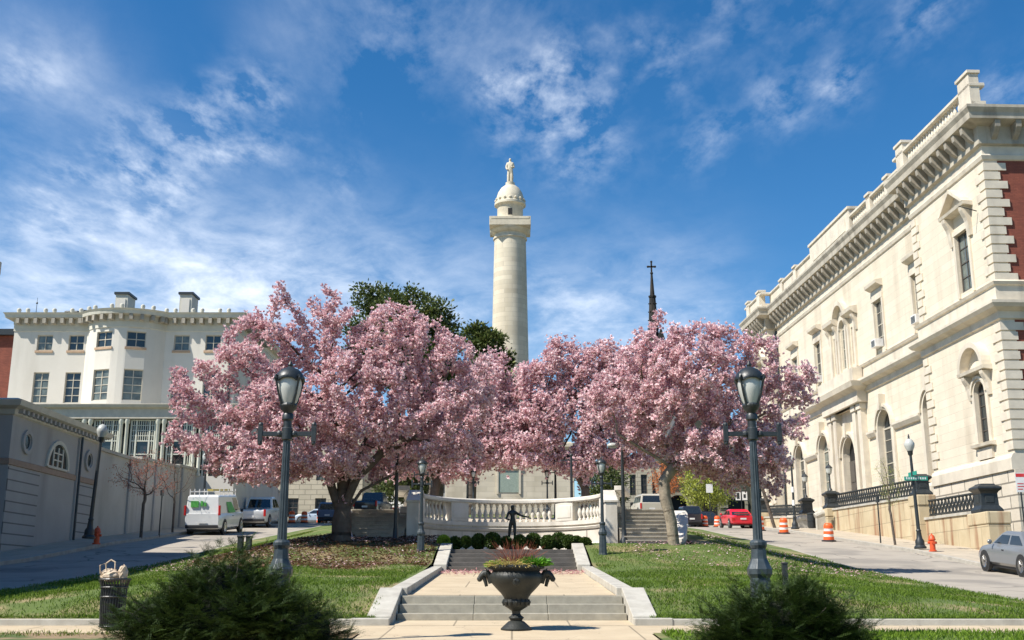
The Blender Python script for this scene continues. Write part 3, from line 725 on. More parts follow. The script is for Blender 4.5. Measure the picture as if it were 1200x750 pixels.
# entablatures
full = [(-.0, -2.6), (0, 0), (PV, 0), (PV, MN), (FP, MN), (FP, 0), (LEN, 0), (LEN, -2)]
def outl(mb, pr, path=full): mb.sweep(path, pr)
mb = MB(); outl(mb, [(0, 21.35), (.08, 21.4), (.14, 21.6), (.10, 21.68), (.04, 21.70), (.04, 22.15), (0, 22.15)]); mb.build('architrave', M['marble_trim'], MBG)
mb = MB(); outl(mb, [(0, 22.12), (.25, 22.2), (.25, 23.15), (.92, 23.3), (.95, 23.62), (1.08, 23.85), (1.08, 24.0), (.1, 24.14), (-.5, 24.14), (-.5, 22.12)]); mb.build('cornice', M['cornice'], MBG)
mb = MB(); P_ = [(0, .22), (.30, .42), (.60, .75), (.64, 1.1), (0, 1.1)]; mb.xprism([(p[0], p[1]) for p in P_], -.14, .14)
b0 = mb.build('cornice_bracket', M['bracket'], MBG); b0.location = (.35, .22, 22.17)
def rowb(a, b, y, n):
    for k in range(n): copy_obj(b0, MBG, (a + (b - a) * k / (n - 1), y + .22, 22.17))
for yy in (-.55, -1.65): c_ = copy_obj(b0, MBG, (-.22, yy, 22.17)); c_.rotation_euler = (0, 0, math.pi / 2)
rowb(1.35, PV - .3, 0, 9); rowb(PV + 1.1, FP - 1.1, MN, 30); rowb(FP + .4, LEN - .3, 0, 6)
# belt
mb = MB(); outl(mb, [(0, 12.95), (.12, 13.0), (.12, 13.35), (.5, 13.5), (.62, 13.68), (.62, 13.82), (.15, 13.9), (.15, 14.65), (.25, 14.7), (.32, 14.85), (.1, 14.98), (0, 15.0)]); mb.build('belt_course', M['marble_trim'], MBG)
# parapet: base, piers, balusters, rail
pfull = [(0, -.2)] + full[1:-1] + [(LEN, -.3)]
mb = MB(); outl(mb, [(.55, 24.05), (.55, 24.42), (.15, 24.42), (.15, 24.05)], pfull); mb.build('parapet_base', M['marble_trim'], MBG)
mb = MB(); outl(mb, [(.53, 25.2), (.6, 25.26), (.6, 25.40), (.5, 25.46), (.2, 25.46), (.1, 25.40), (.1, 25.26), (.17, 25.2)], pfull); mb.build('parapet_rail', M['marble_trim'], MBG)
def ppier(a, b, y, z1=24.98, nm='parapet_pier'):
    mb = MB(); z1 += .5; mb.box(a, b, y + .06, y + .60, 24.05, z1); mb.box(a - .08, b + .08, y - .02, y + .68, z1 + .003, z1 + .17); mb.build(nm, M['marble_trim'], MBG, bevel=.012)
ppier(-.55, .75, 0, 25.45); ppier(PV - 1.0, PV + .05, 0, 25.35); ppier(FP - .05, FP + .9, 0, 25.1); ppier(LEN - .9, LEN, 0, 25.1)
for u in (12.9, 16.2, 33.2, 37.2): ppier(u, u + .7, MN)
mb = MB(); mb.box(20.2, 29.2, MN, MN + .62, 24.05, 25.85); mb.box(20.1, 29.3, MN - .1, MN + .72, 25.853, 26.05); mb.box(21, 28.4, MN + .61, MN + .66, 24.5, 25.6); mb.build('attic_block', M['marble_trim'], MBG, bevel=.012)
mb = MB(); mb.lathe([(.09, 0), (.09, .1), (.06, .13), (.12, .3), (.11, .4), (.05, .58), (.09, .68), (.09, .80)], seg=8)
bb = mb.build('baluster', M['marble_trim'], MBG, smooth=True, loc=(1.2, .35, 24.42))
def rowbal(a, b, y, n):
    for k in range(n): copy_obj(bb, MBG, (a + (b - a) * k / (n - 1), y + .35, 24.42))
rowbal(1.75, PV - 1.4, 0, 18); rowbal(PV + .5, 12.6, MN, 9); rowbal(13.95, 15.9, MN, 6); rowbal(17.25, 19.9, MN, 8)
mb = MB()      # solid recessed panels on the farther parapet
for a, b, y in ((29.4, 33.0, MN), (34.1, 37.0, MN), (38.1, FP - .1, MN), (FP + 1.0, LEN - 1.0, 0)): mb.box(a, b, y + .2, y + .48, 24.3, 25.22)
mb.build('parapet_panels', M['marble_trim'], MBG)
# upper windows with flat hoods
def hood(c, w, z, y, kind='flat'):
    t = MB()
    t.box(c - w / 2 - .22, c - w / 2 - .001, y, y + .10, 15.05, z); t.box(c + w / 2 + .001, c + w / 2 + .22, y, y + .10, 15.05, z); t.box(c - w / 2 - .22, c + w / 2 + .22, y, y + .12, z + .003, z + .28)
    if kind == 'flat':
        t.sweep([(c - w / 2 - .30, y), (c + w / 2 + .30, y)], [(0, z + .75), (.18, z + .8), (.46, z + .95), (.5, z + 1.15), (0, z + 1.25)])
        t.box(c - w / 2 - .2, c + w / 2 + .2, y - .01, y + .07, z + .29, z + .74)
    t.build('window_surround', M['marble_trim'], MBG)
for c in up_main: hood(c, 1.5, 18.6, MN)
mb = MB()
mb2 = MB()
# pediment window on the near pavilion and the far one
for c, w in ((3.15, 1.5), (43.5, 1.2)):
    hood(c, w, 18.5, 0, 'ped')
    t = MB(); h0, h1, s_ = 19.55, 20.75, 1.55
    t.sweep([(c - s_, 0), (c + s_, 0)], [(0, h0 - .02), (.5, h0 + .05), (.55, h0 + .2), (0, h0 + .22)])
    for sg in (-1, 1):
        t.rings([[(c + sg * s_, y, h0 + .22) for y in (0, .56)] + [(c + sg * s_ * .86, y, h0 + .22) for y in (.56, 0)],
                 [(c, y, h1 + .18) for y in (0, .56)] + [(c, y, h1 - .04) for y in (.56, 0)]])
    t.yprism([(c - s_ * .84, h0 + .22), (c + s_ * .84, h0 + .22), (c, h1 - .06)], -.01, .12)
    t.build('pediment', M['marble_trim'], MBG)
    
    for sg in (-1, 1): t = MB(); console(t, c + sg * 1.08, 0, 18.0, 19.55, .36, .48); t.build('scroll_bracket', M['marble_trim'], MBG)
for o in opsU[:4]: 
    w_ = window(MBG, o, MN - .13, M['frame_cream'], M['glass'], 2, 4)
for o in opsU[4:]: window(MBG, o, MN - .13, M['frame_cream'], M['glass'], 2 if len(o) > 4 else 1, 4)
window(MBG, opsP[0], -.13, M['frame_dark'], M['glass_curtain'], 2, 4)
window(MBG, opsP[1], -.15, M['frame_dark'], M['glass'], 2, 4)
for o in opsF: window(MBG, o, -.26, M['frame_cream'], M['glass'], 2, 4)
# central triple window surround
t = MB(); arch_ring(t, 24.7, 18.3, .62, .92, MN, MN + .14); arch_ring(t, 24.7, 18.9, 1.1, 1.42, MN, MN + .42)
for u in (22.1, 23.3, 23.85, 25.4, 25.95, 27.1): t.box(u, u + .28, MN, MN + .16, 15.05, 18.3)
for a, b in ((21.6, 23.7), (25.7, 27.8)): t.sweep([(a, MN), (b, MN)], [(0, 18.7), (.2, 18.75), (.5, 18.95), (.55, 19.2), (0, 19.3)])
for u in (21.9, 23.5, 25.85, 27.5): console(t, u, MN, 17.6, 18.7, .3, .4)
t.build('triple_window_surround', M['marble_trim'], MBG)
# ground floor arches
def arch_sur(c, r, sp, z0, y, dp=.16, mold=.38, key=True):
    t = MB(); arch_ring(t, c, sp, r + .002, r + mold * .5, y, y + dp); arch_ring(t, c, sp, r + mold * .5, r + mold, y, y + dp * 1.7)
    t.box(c - r - mold, c - r - .002, y, y + dp, z0, sp); t.box(c + r + .002, c + r + mold, y, y + dp, z0, sp)
    if key: t.yprism([(c - .13, sp + r - .02), (c + .13, sp + r - .02), (c + .22, sp + r + 1.0), (c - .22, sp + r + 1.0)], y, y + .45)
    t.build('arch_surround', M['marble_trim'], MBG)
for c in lo_main: arch_sur(c, 1.15, 10.15, 6.05, MN)
arch_sur(43.5, .7, 10.6, 7.0, 0)
for o in opsL[:4]: window(MBG, o, MN - .28, M['frame_cream'], M['glass'], 2, 5)
# pavilion arched window with segmental hood on brackets and a sill
arch_sur(2.8, .6, 9.75, 7.05, 0, .12, .28, False)
t = MB(); arch_ring(t, 2.8, 10.95, 1.15, 1.42, 0, .5, 18); t.sweep([(1.3, 0), (4.3, 0)], [(0, 10.72), (.48, 10.78), (.52, 10.95), (0, 11.0)]); t.build('segmental_hood', M['marble_trim'], MBG)

for u in (1.75, 3.85): t = MB(); console(t, u, 0, 9.5, 10.72, .34, .42); t.build('scroll_bracket', M['marble_trim'], MBG)
t = MB(); t.sweep([(1.7, 0), (3.9, 0)], [(0, 6.95), (.3, 7.0), (.34, 7.15), (0, 7.2)]); t.box(2.0, 3.6, 0, .14, 6.36, 6.93); t.build('window_sill', M['marble_trim'], MBG)
# impost bands between arches
for a, b in ((12.2, 16.4), (19.6, 21.0), (28.3, 28.9), (32.1, 35.1), (38.3, FP)): t = MB(); t.sweep([(a, MN), (b, MN)], [(0, 9.75), (.14, 9.8), (.28, 10.05), (.28, 10.2), (0, 10.25)]); t.build('impost_band', M['marble_trim'], MBG)
# central portal with paired pilasters and balcony
t = MB()
for u in (21.3, 22.4, 26.5, 27.6):
    t.box(u, u + .62, MN, MN + .42, 5.15, 12.2); t.box(u - .1, u + .72, MN, MN + .52, 5.15, 6.0); t.box(u - .08, u + .7, MN, MN + .50, 11.9, 12.3)
t.build('portal_pilasters', M['marble_trim'], MBG)
t = MB(); t.sweep([(21.1, MN), (21.1, MN + .6), (28.5, MN + .6), (28.5, MN)][::1], [(0, 12.3), (.1, 12.35), (.1, 13.1), (.55, 13.35), (.65, 13.7), (0, 13.8), (-.4, 13.8), (-.4, 12.3)]); t.box(21.1, 28.5, MN, MN + .55, 12.3, 13.75); t.box(21.0, 28.6, MN + .2, MN + .9, 13.81, 14.7); t.build('portal_entablature', M['marble_trim'], MBG)
arch_sur(24.8, 1.3, 9.1, 5.3, MN, .2, .4, True)
t = MB(); t.box(23.5, 26.1, MN - .40, MN - .30, 5.3, 10.4); t.build('door_recess', M['dark_void'], MBG)
t = MB(); t.box(23.6, 24.75, MN - .29, MN - .22, 5.3, 8.8); t.box(24.85, 26.0, MN - .29, MN - .22, 5.3, 8.8)
for u in (23.75, 25.0):
    for z in (5.6, 7.3): t.box(u, u + .85, MN - .22, MN - .18, z, z + 1.3)
t.build('door', M['frame_dark'], MBG, bevel=.01)
# downpipe and window air conditioners
t = MB(); t.tube([(FP - .25, MN + .12, 22), (FP - .25, MN + .12, 2.5)], .09, 8); t.build('downpipe', M['iron'], MBG)
for u in (11.2, 17.9, 30.7):
    t = MB(); t.box(u - .38, u + .38, MN - .1, MN + .48, 15.42, 15.95); w_ = t.build('air_conditioner', M['reflect_white'], MBG, bevel=.02)
    t = MB()
    for k in range(7): t.box(u - .3, u + .3, MN + .481, MN + .495, 15.48 + k * .06, 15.505 + k * .06)
    t.build('grille', M['iron'], w_)
t = MB(); t.bar((1.1, .07, 19.0), (1.1, 1.0, 19.25), .04); t.build('flag_bracket', M['iron'], MBG)

# ------------------------------------------------------------------ area wall, iron railing and lamp pedestals in front of it
def rail_wall(name, lab, x, ya, yb, za, zb, zg0, zg1, group=None):
    t = thing(name, lab, 'wall', (x, ya, 0))
    L_ = yb - ya
    mb = MB(); mb.hexa([(-.0, 0, zg0 - 1), (.45, 0, zg0 - 1), (.45, L_, zg1 - 1), (0, L_, zg1 - 1), (0, 0, za), (.45, 0, za), (.45, L_, zb), (0, L_, zb)]); mb.build('wall', M['rust_wall'], t)
    mb = MB(); mb.hexa([(-.07, 0, za + .003), (.5, 0, za + .003), (.5, L_, zb + .003), (-.07, L_, zb + .003), (-.07, 0, za + .13), (.5, 0, za + .13), (.5, L_, zb + .13), (-.07, L_, zb + .13)]); mb.build('coping', M['coping'], t, bevel=.01)
    return t
M['rust_wall'] = mat('rust_stained_stone', (.56, .47, .31), .85, col2=(.46, .37, .23), nscale=1.0, brick=(1.5, .9, .02, .6, .12), bump=.3, stain=((.24, .09, .035), .95, 1.6))
def iron_rail(lab, x, ya, yb, za, zb, h=.85, n=None):
    t = thing('iron_railing', lab, 'railing', (x, ya, 0), 0, None)
    L_ = yb - ya; z = lambda y: za + (zb - za) * y / L_
    mb = MB(); mb.bar((0, 0, z(0) + h), (0, L_, z(L_) + h), .10, .07); mb.build('top_rail', M['iron'], t)
    mb = MB(); mb.bar((0, 0, z(0) + .08), (0, L_, z(L_) + .08), .08, .06); mb.build('bottom_rail', M['iron'], t)
    mb = MB(); n = n or int(L_ / .42)
    hh = h - .16
    for k in range(n):
        c = (k + .5) * L_ / n; r = L_ / n / 2
        for j in (0, 1):
            zc = z(c) + .12 + hh * (.27 + .48 * j)
            pts = [(0, c + r * .96 * math.cos(a), zc + hh * .26 * math.sin(a)) for a in (2 * math.pi * q / 10 for q in range(11))]
            mb.tube(pts, .026, 5, False)
        mb.bar((0, c - r, z(c - r) + .1), (0, c + r, z(c + r) + h - .03), .035); mb.bar((0, c + r, z(c + r) + .1), (0, c - r, z(c - r) + h - .03), .035)
    mb.build('lattice', M['iron'], t)
    return t
WX = 21.3
rail_wall('area_wall', 'rust streaked stone wall under the nearest stretch of black railing', WX, 51.2, 58.0, 3.33, 3.42, 1.8, 2.3)
rail_wall('area_wall', 'taller rust streaked stone wall under the middle black railing behind the two slim trees', WX, 58.3, 74.0, 4.62, 5.02, 2.4, 3.6)
rail_wall('area_wall', 'stone wall under the farthest black railing beyond the lamp pedestals', WX, 81.6, 94.0, 5.0, 5.75, 4.2, 5.0)
iron_rail('black iron lattice railing beside the nearest square pedestal', WX + .2, 51.7, 57.4, 3.46, 3.55, .84)
iron_rail('long black iron lattice railing between the two mid street pedestals', WX + .2, 59.6, 73.4, 4.75, 5.14, .9)
iron_rail('black iron lattice railing sloping up behind the slim trunk and traffic barrels', WX + .2, 81.9, 93.2, 5.15, 5.85, .85)
def stone_block(lab, x, y, z0, z1, w=.75, lon=1.3):
    t = thing('stone_pier', lab, 'pier', (x, y, z0))
    mb = MB(); mb.box(-w / 2, w / 2, -lon / 2, lon / 2, -1, z1 - z0 - .55); mb.build('base', M['rust_wall'], t, bevel=.03)
    mb = MB(); mb.box(-w / 2 - .04, w / 2 + .04, -lon / 2 - .04, lon / 2 + .04, z1 - z0 - .547, z1 - z0); mb.build('cap', M['rust_wall'], t, bevel=.05)
    return t
stone_block('rust stained stone end pier under the nearest black iron pedestal', WX + .1, 50.1, 1.75, 3.30, 1.0, 2.1)
stone_block('stone pier under the black pedestal where the area wall steps up', WX + .15, 58.2, 2.3, 4.72, .9, 1.3)
stone_block('stone pier under the nearer pedestal lamp', WX + .1, 74.6, 3.6, 5.18, .95, 1.2)
stone_block('stone pier under the farther pedestal lamp', WX + .1, 80.9, 4.1, 5.22, .95, 1.2)
stone_block('stone pier under the black pedestal beside the red car', WX + .1, 94.6, 5.0, 6.2, .9, 1.2)
def iron_ped(lab, x, y, z, s=1.0, lamp=False, grp=None):
    t = thing('lamp_pedestal' if lamp else 'iron_pedestal', lab, 'lamp' if lamp else 'pedestal', (x, y, z), 0, grp)
    q = R(45); f = 1.414
    mb = MB(); mb.lathe([(.50 * f * s, 0), (.50 * f * s, .12 * s), (.42 * f * s, .24 * s), (.38 * f * s, .30 * s), (.36 * f * s, .80 * s), (.40 * f * s, .88 * s), (.50 * f * s, .96 * s), (.52 * f * s, 1.02 * s), (.50 * f * s, 1.08 * s), (.32 * f * s, 1.18 * s), (.30 * f * s, 1.22 * s)], seg=4, rot=q)
    mb.build('pedestal', M['iron'], t, bevel=.012)
    mb = MB(); a = .375 * s
    for k in range(4):
        c, s_ = math.cos(k * math.pi / 2), math.sin(k * math.pi / 2)
        p = [(c * a - s_ * w, s_ * a + c * w, zz * s) for w, zz in ((-.2, .40), (.2, .40), (.2, .74), (-.2, .74))]
        p2 = [(c * (a + .02) - s_ * w, s_ * (a + .02) + c * w, zz * s) for w, zz in ((-.18, .42), (.18, .42), (.18, .72), (-.18, .72))]
        mb.hexa(p + p2)
    mb.build('panel', M['iron'], t)
    if lamp:
        mb = MB(); mb.lathe([(.16, 1.2), (.12, 1.3), (.06, 1.4), (.05, 1.9), (.07, 1.95), (.05, 2.0), (.05, 2.25), (.11, 2.3)], seg=10); mb.build('stem', M['iron'], t, smooth=True)
        mb = MB(); mb.lathe([(.11, 2.3), (.17, 2.38), (.22, 2.65), (.21, 2.70)], seg=8); mb.build('lamp_glass', M['lampglass'], t)
        mb = MB(); mb.lathe([(.25, 2.70), (.24, 2.74), (.12, 2.88), (.04, 2.92), (.05, 2.98), (.01, 3.08)], seg=8); mb.build('lamp_hood', M['iron'], t)
    return t
iron_ped('large square black iron pedestal on the nearest end of the stone wall', WX + .1, 50.2, 3.303, 1.05)
iron_ped('square black iron pedestal behind the street sign post', WX + .15, 58.2, 4.723, .9)
iron_ped('black pedestal lamp on the nearer pier by the building door', WX + .1, 74.6, 5.183, .95, True)
iron_ped('black pedestal lamp on the farther pier by the building door', WX + .1, 80.9, 5.223, .95, True)
iron_ped('square black iron pedestal standing behind the red car', WX + .1, 94.6, 6.203, 1.0)
# stone scroll at the entrance steps
t = thing('entrance_steps', 'stone entrance steps with a round scrolled newel beside the black bin', 'steps', (WX, 77.6, 3.9))
for i in range(6):
    mb = MB(); mb.box(-.5 + i * .34, 2.6, -2.4, 2.4, -.5, .17 * (i + 1)); mb.build('step', M['coping'], t, bevel=.01)
for y in (-2.9, 2.7):
    mb = MB(); mb.tube([(-1.0, y, .75), (-.6, y, .95), (.1, y, 1.0)], [.24, .26, .24], 12); mb.box(-.95, .3, y - .2, y + .2, -.4, .80); mb.build('newel', M['coping'], t, smooth=False)

# ------------------------------------------------------------------ cream mansion on the left
TM = lambda u, y, z: (u, -y, z)
MAN = thing('cream_mansion', 'cream stuccoed mansion with a bowed front, two chimneys and a row of roof knobs', 'building', (0, 75, 0))
X0, X1, BX = -34.8, -19.2, -26.95
bw, bs = 2.75, 1.35                       # bow half width and projection
up = [-32.6, -30.4, -23.05, -20.85]; 
def man_ops(cs, z0, z1, w=1.08): return [(c - w / 2, c + w / 2, z0, z1) for c in cs]
o_up, o_lo, o_gf = man_ops(up, 16.1, 17.2), man_ops(up, 12.4, 14.55), man_ops(up, 7.6, 10.0)
mb = MB(TM); facade(mb, X0, BX - bw, 3.5, 17.9, [o for o in o_up + o_lo + o_gf if o[1] < BX], 0, .18); facade(mb, BX + bw, X1, 3.5, 17.9, [o for o in o_up + o_lo + o_gf if o[0] > BX], 0, .18)
mb.build('wall', M['stucco'], MAN)
for o in o_up: window(MAN, o, -.12, M['frame_cream'], M['glass'], 2, 2, TM, .06, .05, False)
for o in o_lo + o_gf: window(MAN, o, -.12, M['frame_cream'], M['glass'], 2, 4, TM, .06, .05, False)
# bow wall
Rb = (bw ** 2 + bs ** 2) / (2 * bs)
def bowpt(u, o=0):     # u -1..1 across the bow
    a = u * math.asin(bw / Rb); return (BX + (Rb + o) * math.sin(a), -((Rb + o) * math.cos(a) - (Rb - bs)))
bwin = [-.53, .02, .57]
bwin = [-.36, .36]
mb = MB(); hw = .20
cols = sorted({-1, 1} | {c + s_ for c in bwin for s_ in (-hw, hw)} | {i / 8 for i in range(-7, 8) if all(abs(i / 8 - c) > hw for c in bwin)})
zz = [3.5, 7.6, 10.0, 12.4, 14.55, 16.1, 17.2, 17.9]
for a, b in zip(cols[:-1], cols[1:]):
    for j in range(len(zz) - 1):
        if any(abs((a + b) / 2 - c) < hw for c in bwin) and j in (1, 3, 5): continue
        p, q = bowpt(a), bowpt(b); mb.face([(*p, zz[j]), (*q, zz[j]), (*q, zz[j + 1]), (*p, zz[j + 1])])
for c in bwin:
    for z0, z1 in ((7.6, 10.0), (12.4, 14.55), (16.1, 17.2)):
        p, q = Vector(bowpt(c - hw)), Vector(bowpt(c + hw)); d = Vector((-(q - p).y, (q - p).x)).normalized() * .2
        for e in (p, q): mb.face([(*e, z0), (*(e + d), z0), (*(e + d), z1), (*e, z1)])
        for z in (z0, z1): mb.face([(*p, z), (*q, z), (*(q + d), z), (*(p + d), z)])
mb.build('bow_wall', M['stucco'], MAN, smooth=True)
for c in bwin:
    for z0, z1, nz in ((7.6, 10.0, 4), (12.4, 14.55, 4), (16.1, 17.2, 2)):
        p, q = Vector(bowpt(c - hw)), Vector(bowpt(c + hw)); e = (q - p); W = e.length; e.normalize(); nrm = Vector((e.y, -e.x))
        Tb = lambda u, y, z, p=p, e=e, nrm=nrm: (p.x + e.x * u + nrm.x * y, p.y + e.y * u + nrm.y * y, z)
        window(MAN, (0, W, z0, z1), -.12, M['frame_cream'], M['glass'], 2, nz, Tb, .06, .05, False)
        if z0 > 15: s_ = MB(Tb); s_.box(-.08, W + .08, -.15, .07, z0 - .16, z0 - .002); s_.build('window_sill', M['tan_sill'], MAN)
for o in o_up: s_ = MB(TM); s_.box(o[0] - .08, o[1] + .08, -.1, .07, o[2] - .16, o[2] - .002); s_.build('window_sill', M['tan_sill'], MAN)
outline = [(X0, 3), (X0, 0), (BX - bw, 0)] + [bowpt(-1 + 2 * i / 16) for i in range(1, 16)] + [(BX + bw, 0), (X1, 0), (X1, 16)]
outR = outline[::-1]    # facing out = left side when walked backwards
mb = MB(); mb.sweep(outR, [(0, 17.45), (.05, 17.48), (.05, 17.9), (0, 17.9)]); mb.build('frieze', M['stucco_trim'], MAN)
mb = MB(); mb.sweep(outR, [(0, 17.9), (.08, 17.93), (.08, 18.3), (.52, 18.34), (.56, 18.55), (.66, 18.68), (0, 18.76), (-.3, 18.76), (-.3, 17.9)]); mb.build('cornice', M['stucco_trim'], MAN)
mb = MB(); mb.box(-.12, .12, -.47, 0, 0, .36); br0 = mb.build('cornice_bracket', M['bracket'], MAN); first = True
mk = MB(); mk.lathe([(.12, 0), (.13, .08), (.16, .18), (.13, .28), (.04, .34)], seg=10); kn0 = mk.build('roof_knob', M['stucco_trim'], MAN, smooth=True)
# walk along the outline and drop brackets / knobs
seg_pts = outline[1:-1] + [(X1, 8)]
acc = 0; dist = .35
tot = []; 
for a, b in zip(seg_pts[:-1], seg_pts[1:]):
    a = Vector(a); b = Vector(b); l = (b - a).length; d = (b - a) / l; nrm = Vector((d.y, -d.x))
    while dist < l:
        tot.append((a + d * dist, nrm)); dist += .62
    dist -= l
for k, (p, nrm) in enumerate(tot):
    o = br0 if k == 0 else copy_obj(br0, MAN)
    o.location = (p.x + nrm.x * .06, p.y + nrm.y * .06, 17.945); o.rotation_euler = (0, 0, math.atan2(nrm.x, -nrm.y))
for k, (p, nrm) in enumerate(tot[::1]):
    if k % 3 == 2: continue
    o = kn0 if k == 0 else copy_obj(kn0, MAN)
    o.location = (p.x + nrm.x * .40, p.y + nrm.y * .40, 18.70)
# sides, roof, chimneys
mb = MB(); mb.face([(X1, 0, 3), (X1, 16, 3), (X1, 16, 17.9), (X1, 0, 17.9)]); mb.face([(X0, 0, 3), (X0, 16, 3), (X0, 16, 17.9), (X0, 0, 17.9)]); mb.face([(X0, 16, 3), (X1, 16, 3), (X1, 16, 17.9), (X0, 16, 17.9)]); mb.build('side_wall', M['stucco'], MAN)
mb = MB(); mb.box(X0 + .3, X1 - .3, .6, 15.7, 18.0, 18.5); mb.build('roof', M['roof'], MAN)
mb = MB(); mb.tube([(X1 - .35, -.14, 17.9), (X1 - .35, -.14, 4)], .10, 8); mb.build('downpipe', M['iron'], MAN)
mb = MB(); mb.box(X0 + .3, X1 - .3, 1.2, 1.4, 4, 17.6); mb.build('inner_wall', M['dark_void'], MAN)
for x in (-28.6, -23.9):
    mb = MB(); mb.box(x - .45, x + .45, 3.0, 4.6, 18.4, 20.95); c_ = mb.build('chimney', M['stucco_trim'], MAN)
    mb = MB(); mb.box(x - .55, x + .55, 2.9, 4.7, 20.953, 21.12); mb.build('chimney_cap', M['iron'], c_)
    mb = MB(); mb.box(x - .30, x + .30, 2.94, 3.0, 19.3, 20.6); mb.build('chimney_panel', M['stucco'], c_)
mb = MB(); mb.box(-34.0, -32.9, 6, 7.4, 18.5, 20.5); mb.lathe([(.55, 18.5), (.55, 20.4), (.4, 20.6)], c=(-32.6, 6.5, 0), seg=12); mb.build('roof_vent', M['iron'], MAN, bevel=.1)
mb = MB(); mb.tube([(-34.1, 1.5, 18.5), (-34.1, 1.5, 20.3)], [.03, .012], 5); mb.ball((-34.1, 1.5, 19.9), .08, 6, 4); mb.build('lightning_rod', M['iron'], MAN)

# conservatory in front of it
CV = thing('conservatory', 'cream and pale green glazed conservatory below the bowed mansion front', 'conservatory', (0, 70, 0))
mb = MB(TM); mb.box(-38, -17.6, -3.6, .0, 3.0, 6.9); mb.build('base_wall', M['stucco'], CV)
mb = MB(TM); mb.sweep([(-38, .15), (-17.4, .15), (-17.4, -3.6)][::1], [(-.3, 10.55), (.02, 10.55), (.02, 11.15), (.25, 11.25), (.32, 11.42), (-.3, 11.48)]) ; mb.build('entablature', M['frame_cream'], CV)
mb = MB(TM); mb.box(-38, -17.5, -4.6, .1, 11.3, 11.52); mb.build('roof', M['frame_cream'], CV)
mb = MB(TM); mb.box(-38, -17.7, -4.2, -4.0, 6.9, 11.2); mb.build('back_wall', M['dark_void'], CV)
mb = MB(TM); mb.box(-38, -17.7, -.32, -.24, 6.9, 10.5); mb.build('glazing', M['glass'], CV)
mc = MB(); mc.lathe([(.17, 6.9), (.17, 7.05), (.12, 7.1), (.115, 10.2), (.17, 10.3), (.17, 10.52)], seg=10)
col0 = None
bay = 2.36
xb = [-36.6 + bay * i for i in range(9)]
for x in xb:
    for dx in (-.19, .19):
        if col0 is None: col0 = mc.build('column', M['frame_green'], CV, smooth=True, loc=(x + dx, .0, 0))
        else: copy_obj(col0, CV, (x + dx, .0, 0))
for x in xb[:-1]:
    a, b = x + .42, x + bay - .42; w = b - a
    mb = MB(TM)
    for u in (a, a + w * .22, a + w * .78, b): mb.box(u - .05, u + .05, -.22, -.12, 6.9, 10.5)
    for z in (7.6, 8.3, 9.15, 10.48): mb.box(a, b, -.215, -.14, z - .035, z + .035)
    for k in range(1, 6): u = a + w * (.22 + .56 * k / 6); mb.box(u - .018, u + .018, -.21, -.15, 9.15, 10.48)
    for k in range(1, 4): z = 9.15 + 1.33 * k / 4; mb.box(a, b, -.208, -.152, z - .018, z + .018)
    for k in (1,): 
        for q in (.11, .89): u = a + w * q; mb.box(u - .018, u + .018, -.21, -.15, 6.9, 10.48)
    mb.build('window_frame', M['frame_green'], CV)

# grey one-storey building at the kerb, with lunette and round windows
GB = thing('grey_pavilion', 'grey painted one storey building with a half round window and two round ones', 'building', (-20, 43.8, 0), R(90))
GL = 9.5       # local x runs north, local y points west; outward is -y
mb = MB(TM)
def ring_hole(mb, u, z, r, y): pass
mb.box(0, GL, -12, 0, 1, 6.85); mb.build('wall', M['grey_wall'], GB)
for a, b in ((.0, 3.0), (7.2, 9.5)):
    mb = MB(TM); mb.box(a + .02, b - .02, -.05, .035, 1.2, 4.7); mb.build('rusticated_panel', M['grey_rust'], GB)
mb = MB(TM); mb.sweep([(-.0, -12), (-.0, 0), (GL, 0), (GL, -2)], [(0, 4.78), (.05, 4.80), (.05, 5.02), (0, 5.05)]); mb.build('band', M['brown_band'], GB)
mb = MB(TM); mb.sweep([(-.0, -12), (-.0, 0), (GL, 0), (GL, -4)], [(0, 6.75), (.08, 6.8), (.12, 7.0), (.42, 7.1), (.5, 7.32), (.2, 7.42), (-.4, 7.42), (-.4, 6.75)]); mb.build('cornice', M['stucco_trim'], GB)
mb = MB(TM); 
for k in range(21): mb.box(.2 + k * .45, .38 + k * .45, .0, .3, 6.86, 7.03)
mb.build('dentils', M['grey_wall'], GB)
mb = MB(TM); mb.box(6.85, 7.15, -.1, .09, 1.0, 6.75); mb.build('pilaster', M['grey_wall'], GB)
mb = MB(TM); mb.tube([(7.0, .14, 6.8), (7.0, .14, 2)], .05, 6); mb.build('downpipe', M['iron_blue'], GB)
mb = MB(TM); mb.box(.0, GL, -12, -.4, 7.2, 7.45); mb.build('roof', M['roof'], GB)
for u in (1.45, 8.25):
    mb = MB(TM); n = 20
    for r0, r1, y1 in ((.34, .50, .10), (.28, .34, .04)):
        for k in range(n):
            t0, t1 = 2 * math.pi * k / n, 2 * math.pi * (k + 1) / n
            q = [(u + rr * math.cos(t), 5.85 + rr * math.sin(t)) for rr, t in ((r0, t0), (r0, t1), (r1, t1), (r1, t0))]
            mb.rings([[(p[0], 0, p[1]) for p in q], [(p[0], y1, p[1]) for p in q]])
    w_ = mb.build('round_window', M['grey_wall'], GB)
    mb = MB(TM); mb.yprism([(u + .29 * math.cos(2 * math.pi * k / n), 5.85 + .29 * math.sin(2 * math.pi * k / n)) for k in range(n)], .0, .012); mb.build('pane', M['glass'], w_)
mb = MB(TM); arch_ring(mb, 4.7, 5.10, 1.05, 1.22, 0, .09); 
for u in (4.2, 4.7, 5.2): mb.box(u - .05, u + .05, .01, .05, 5.1, 6.0)
mb.box(3.65, 5.75, .01, .07, 5.06, 5.16)
for z in (5.45, 5.75): mb.box(4.2, 5.2, .01, .04, z - .03, z + .03)
w_ = mb.build('lunette_window', M['stucco_trim'], GB)
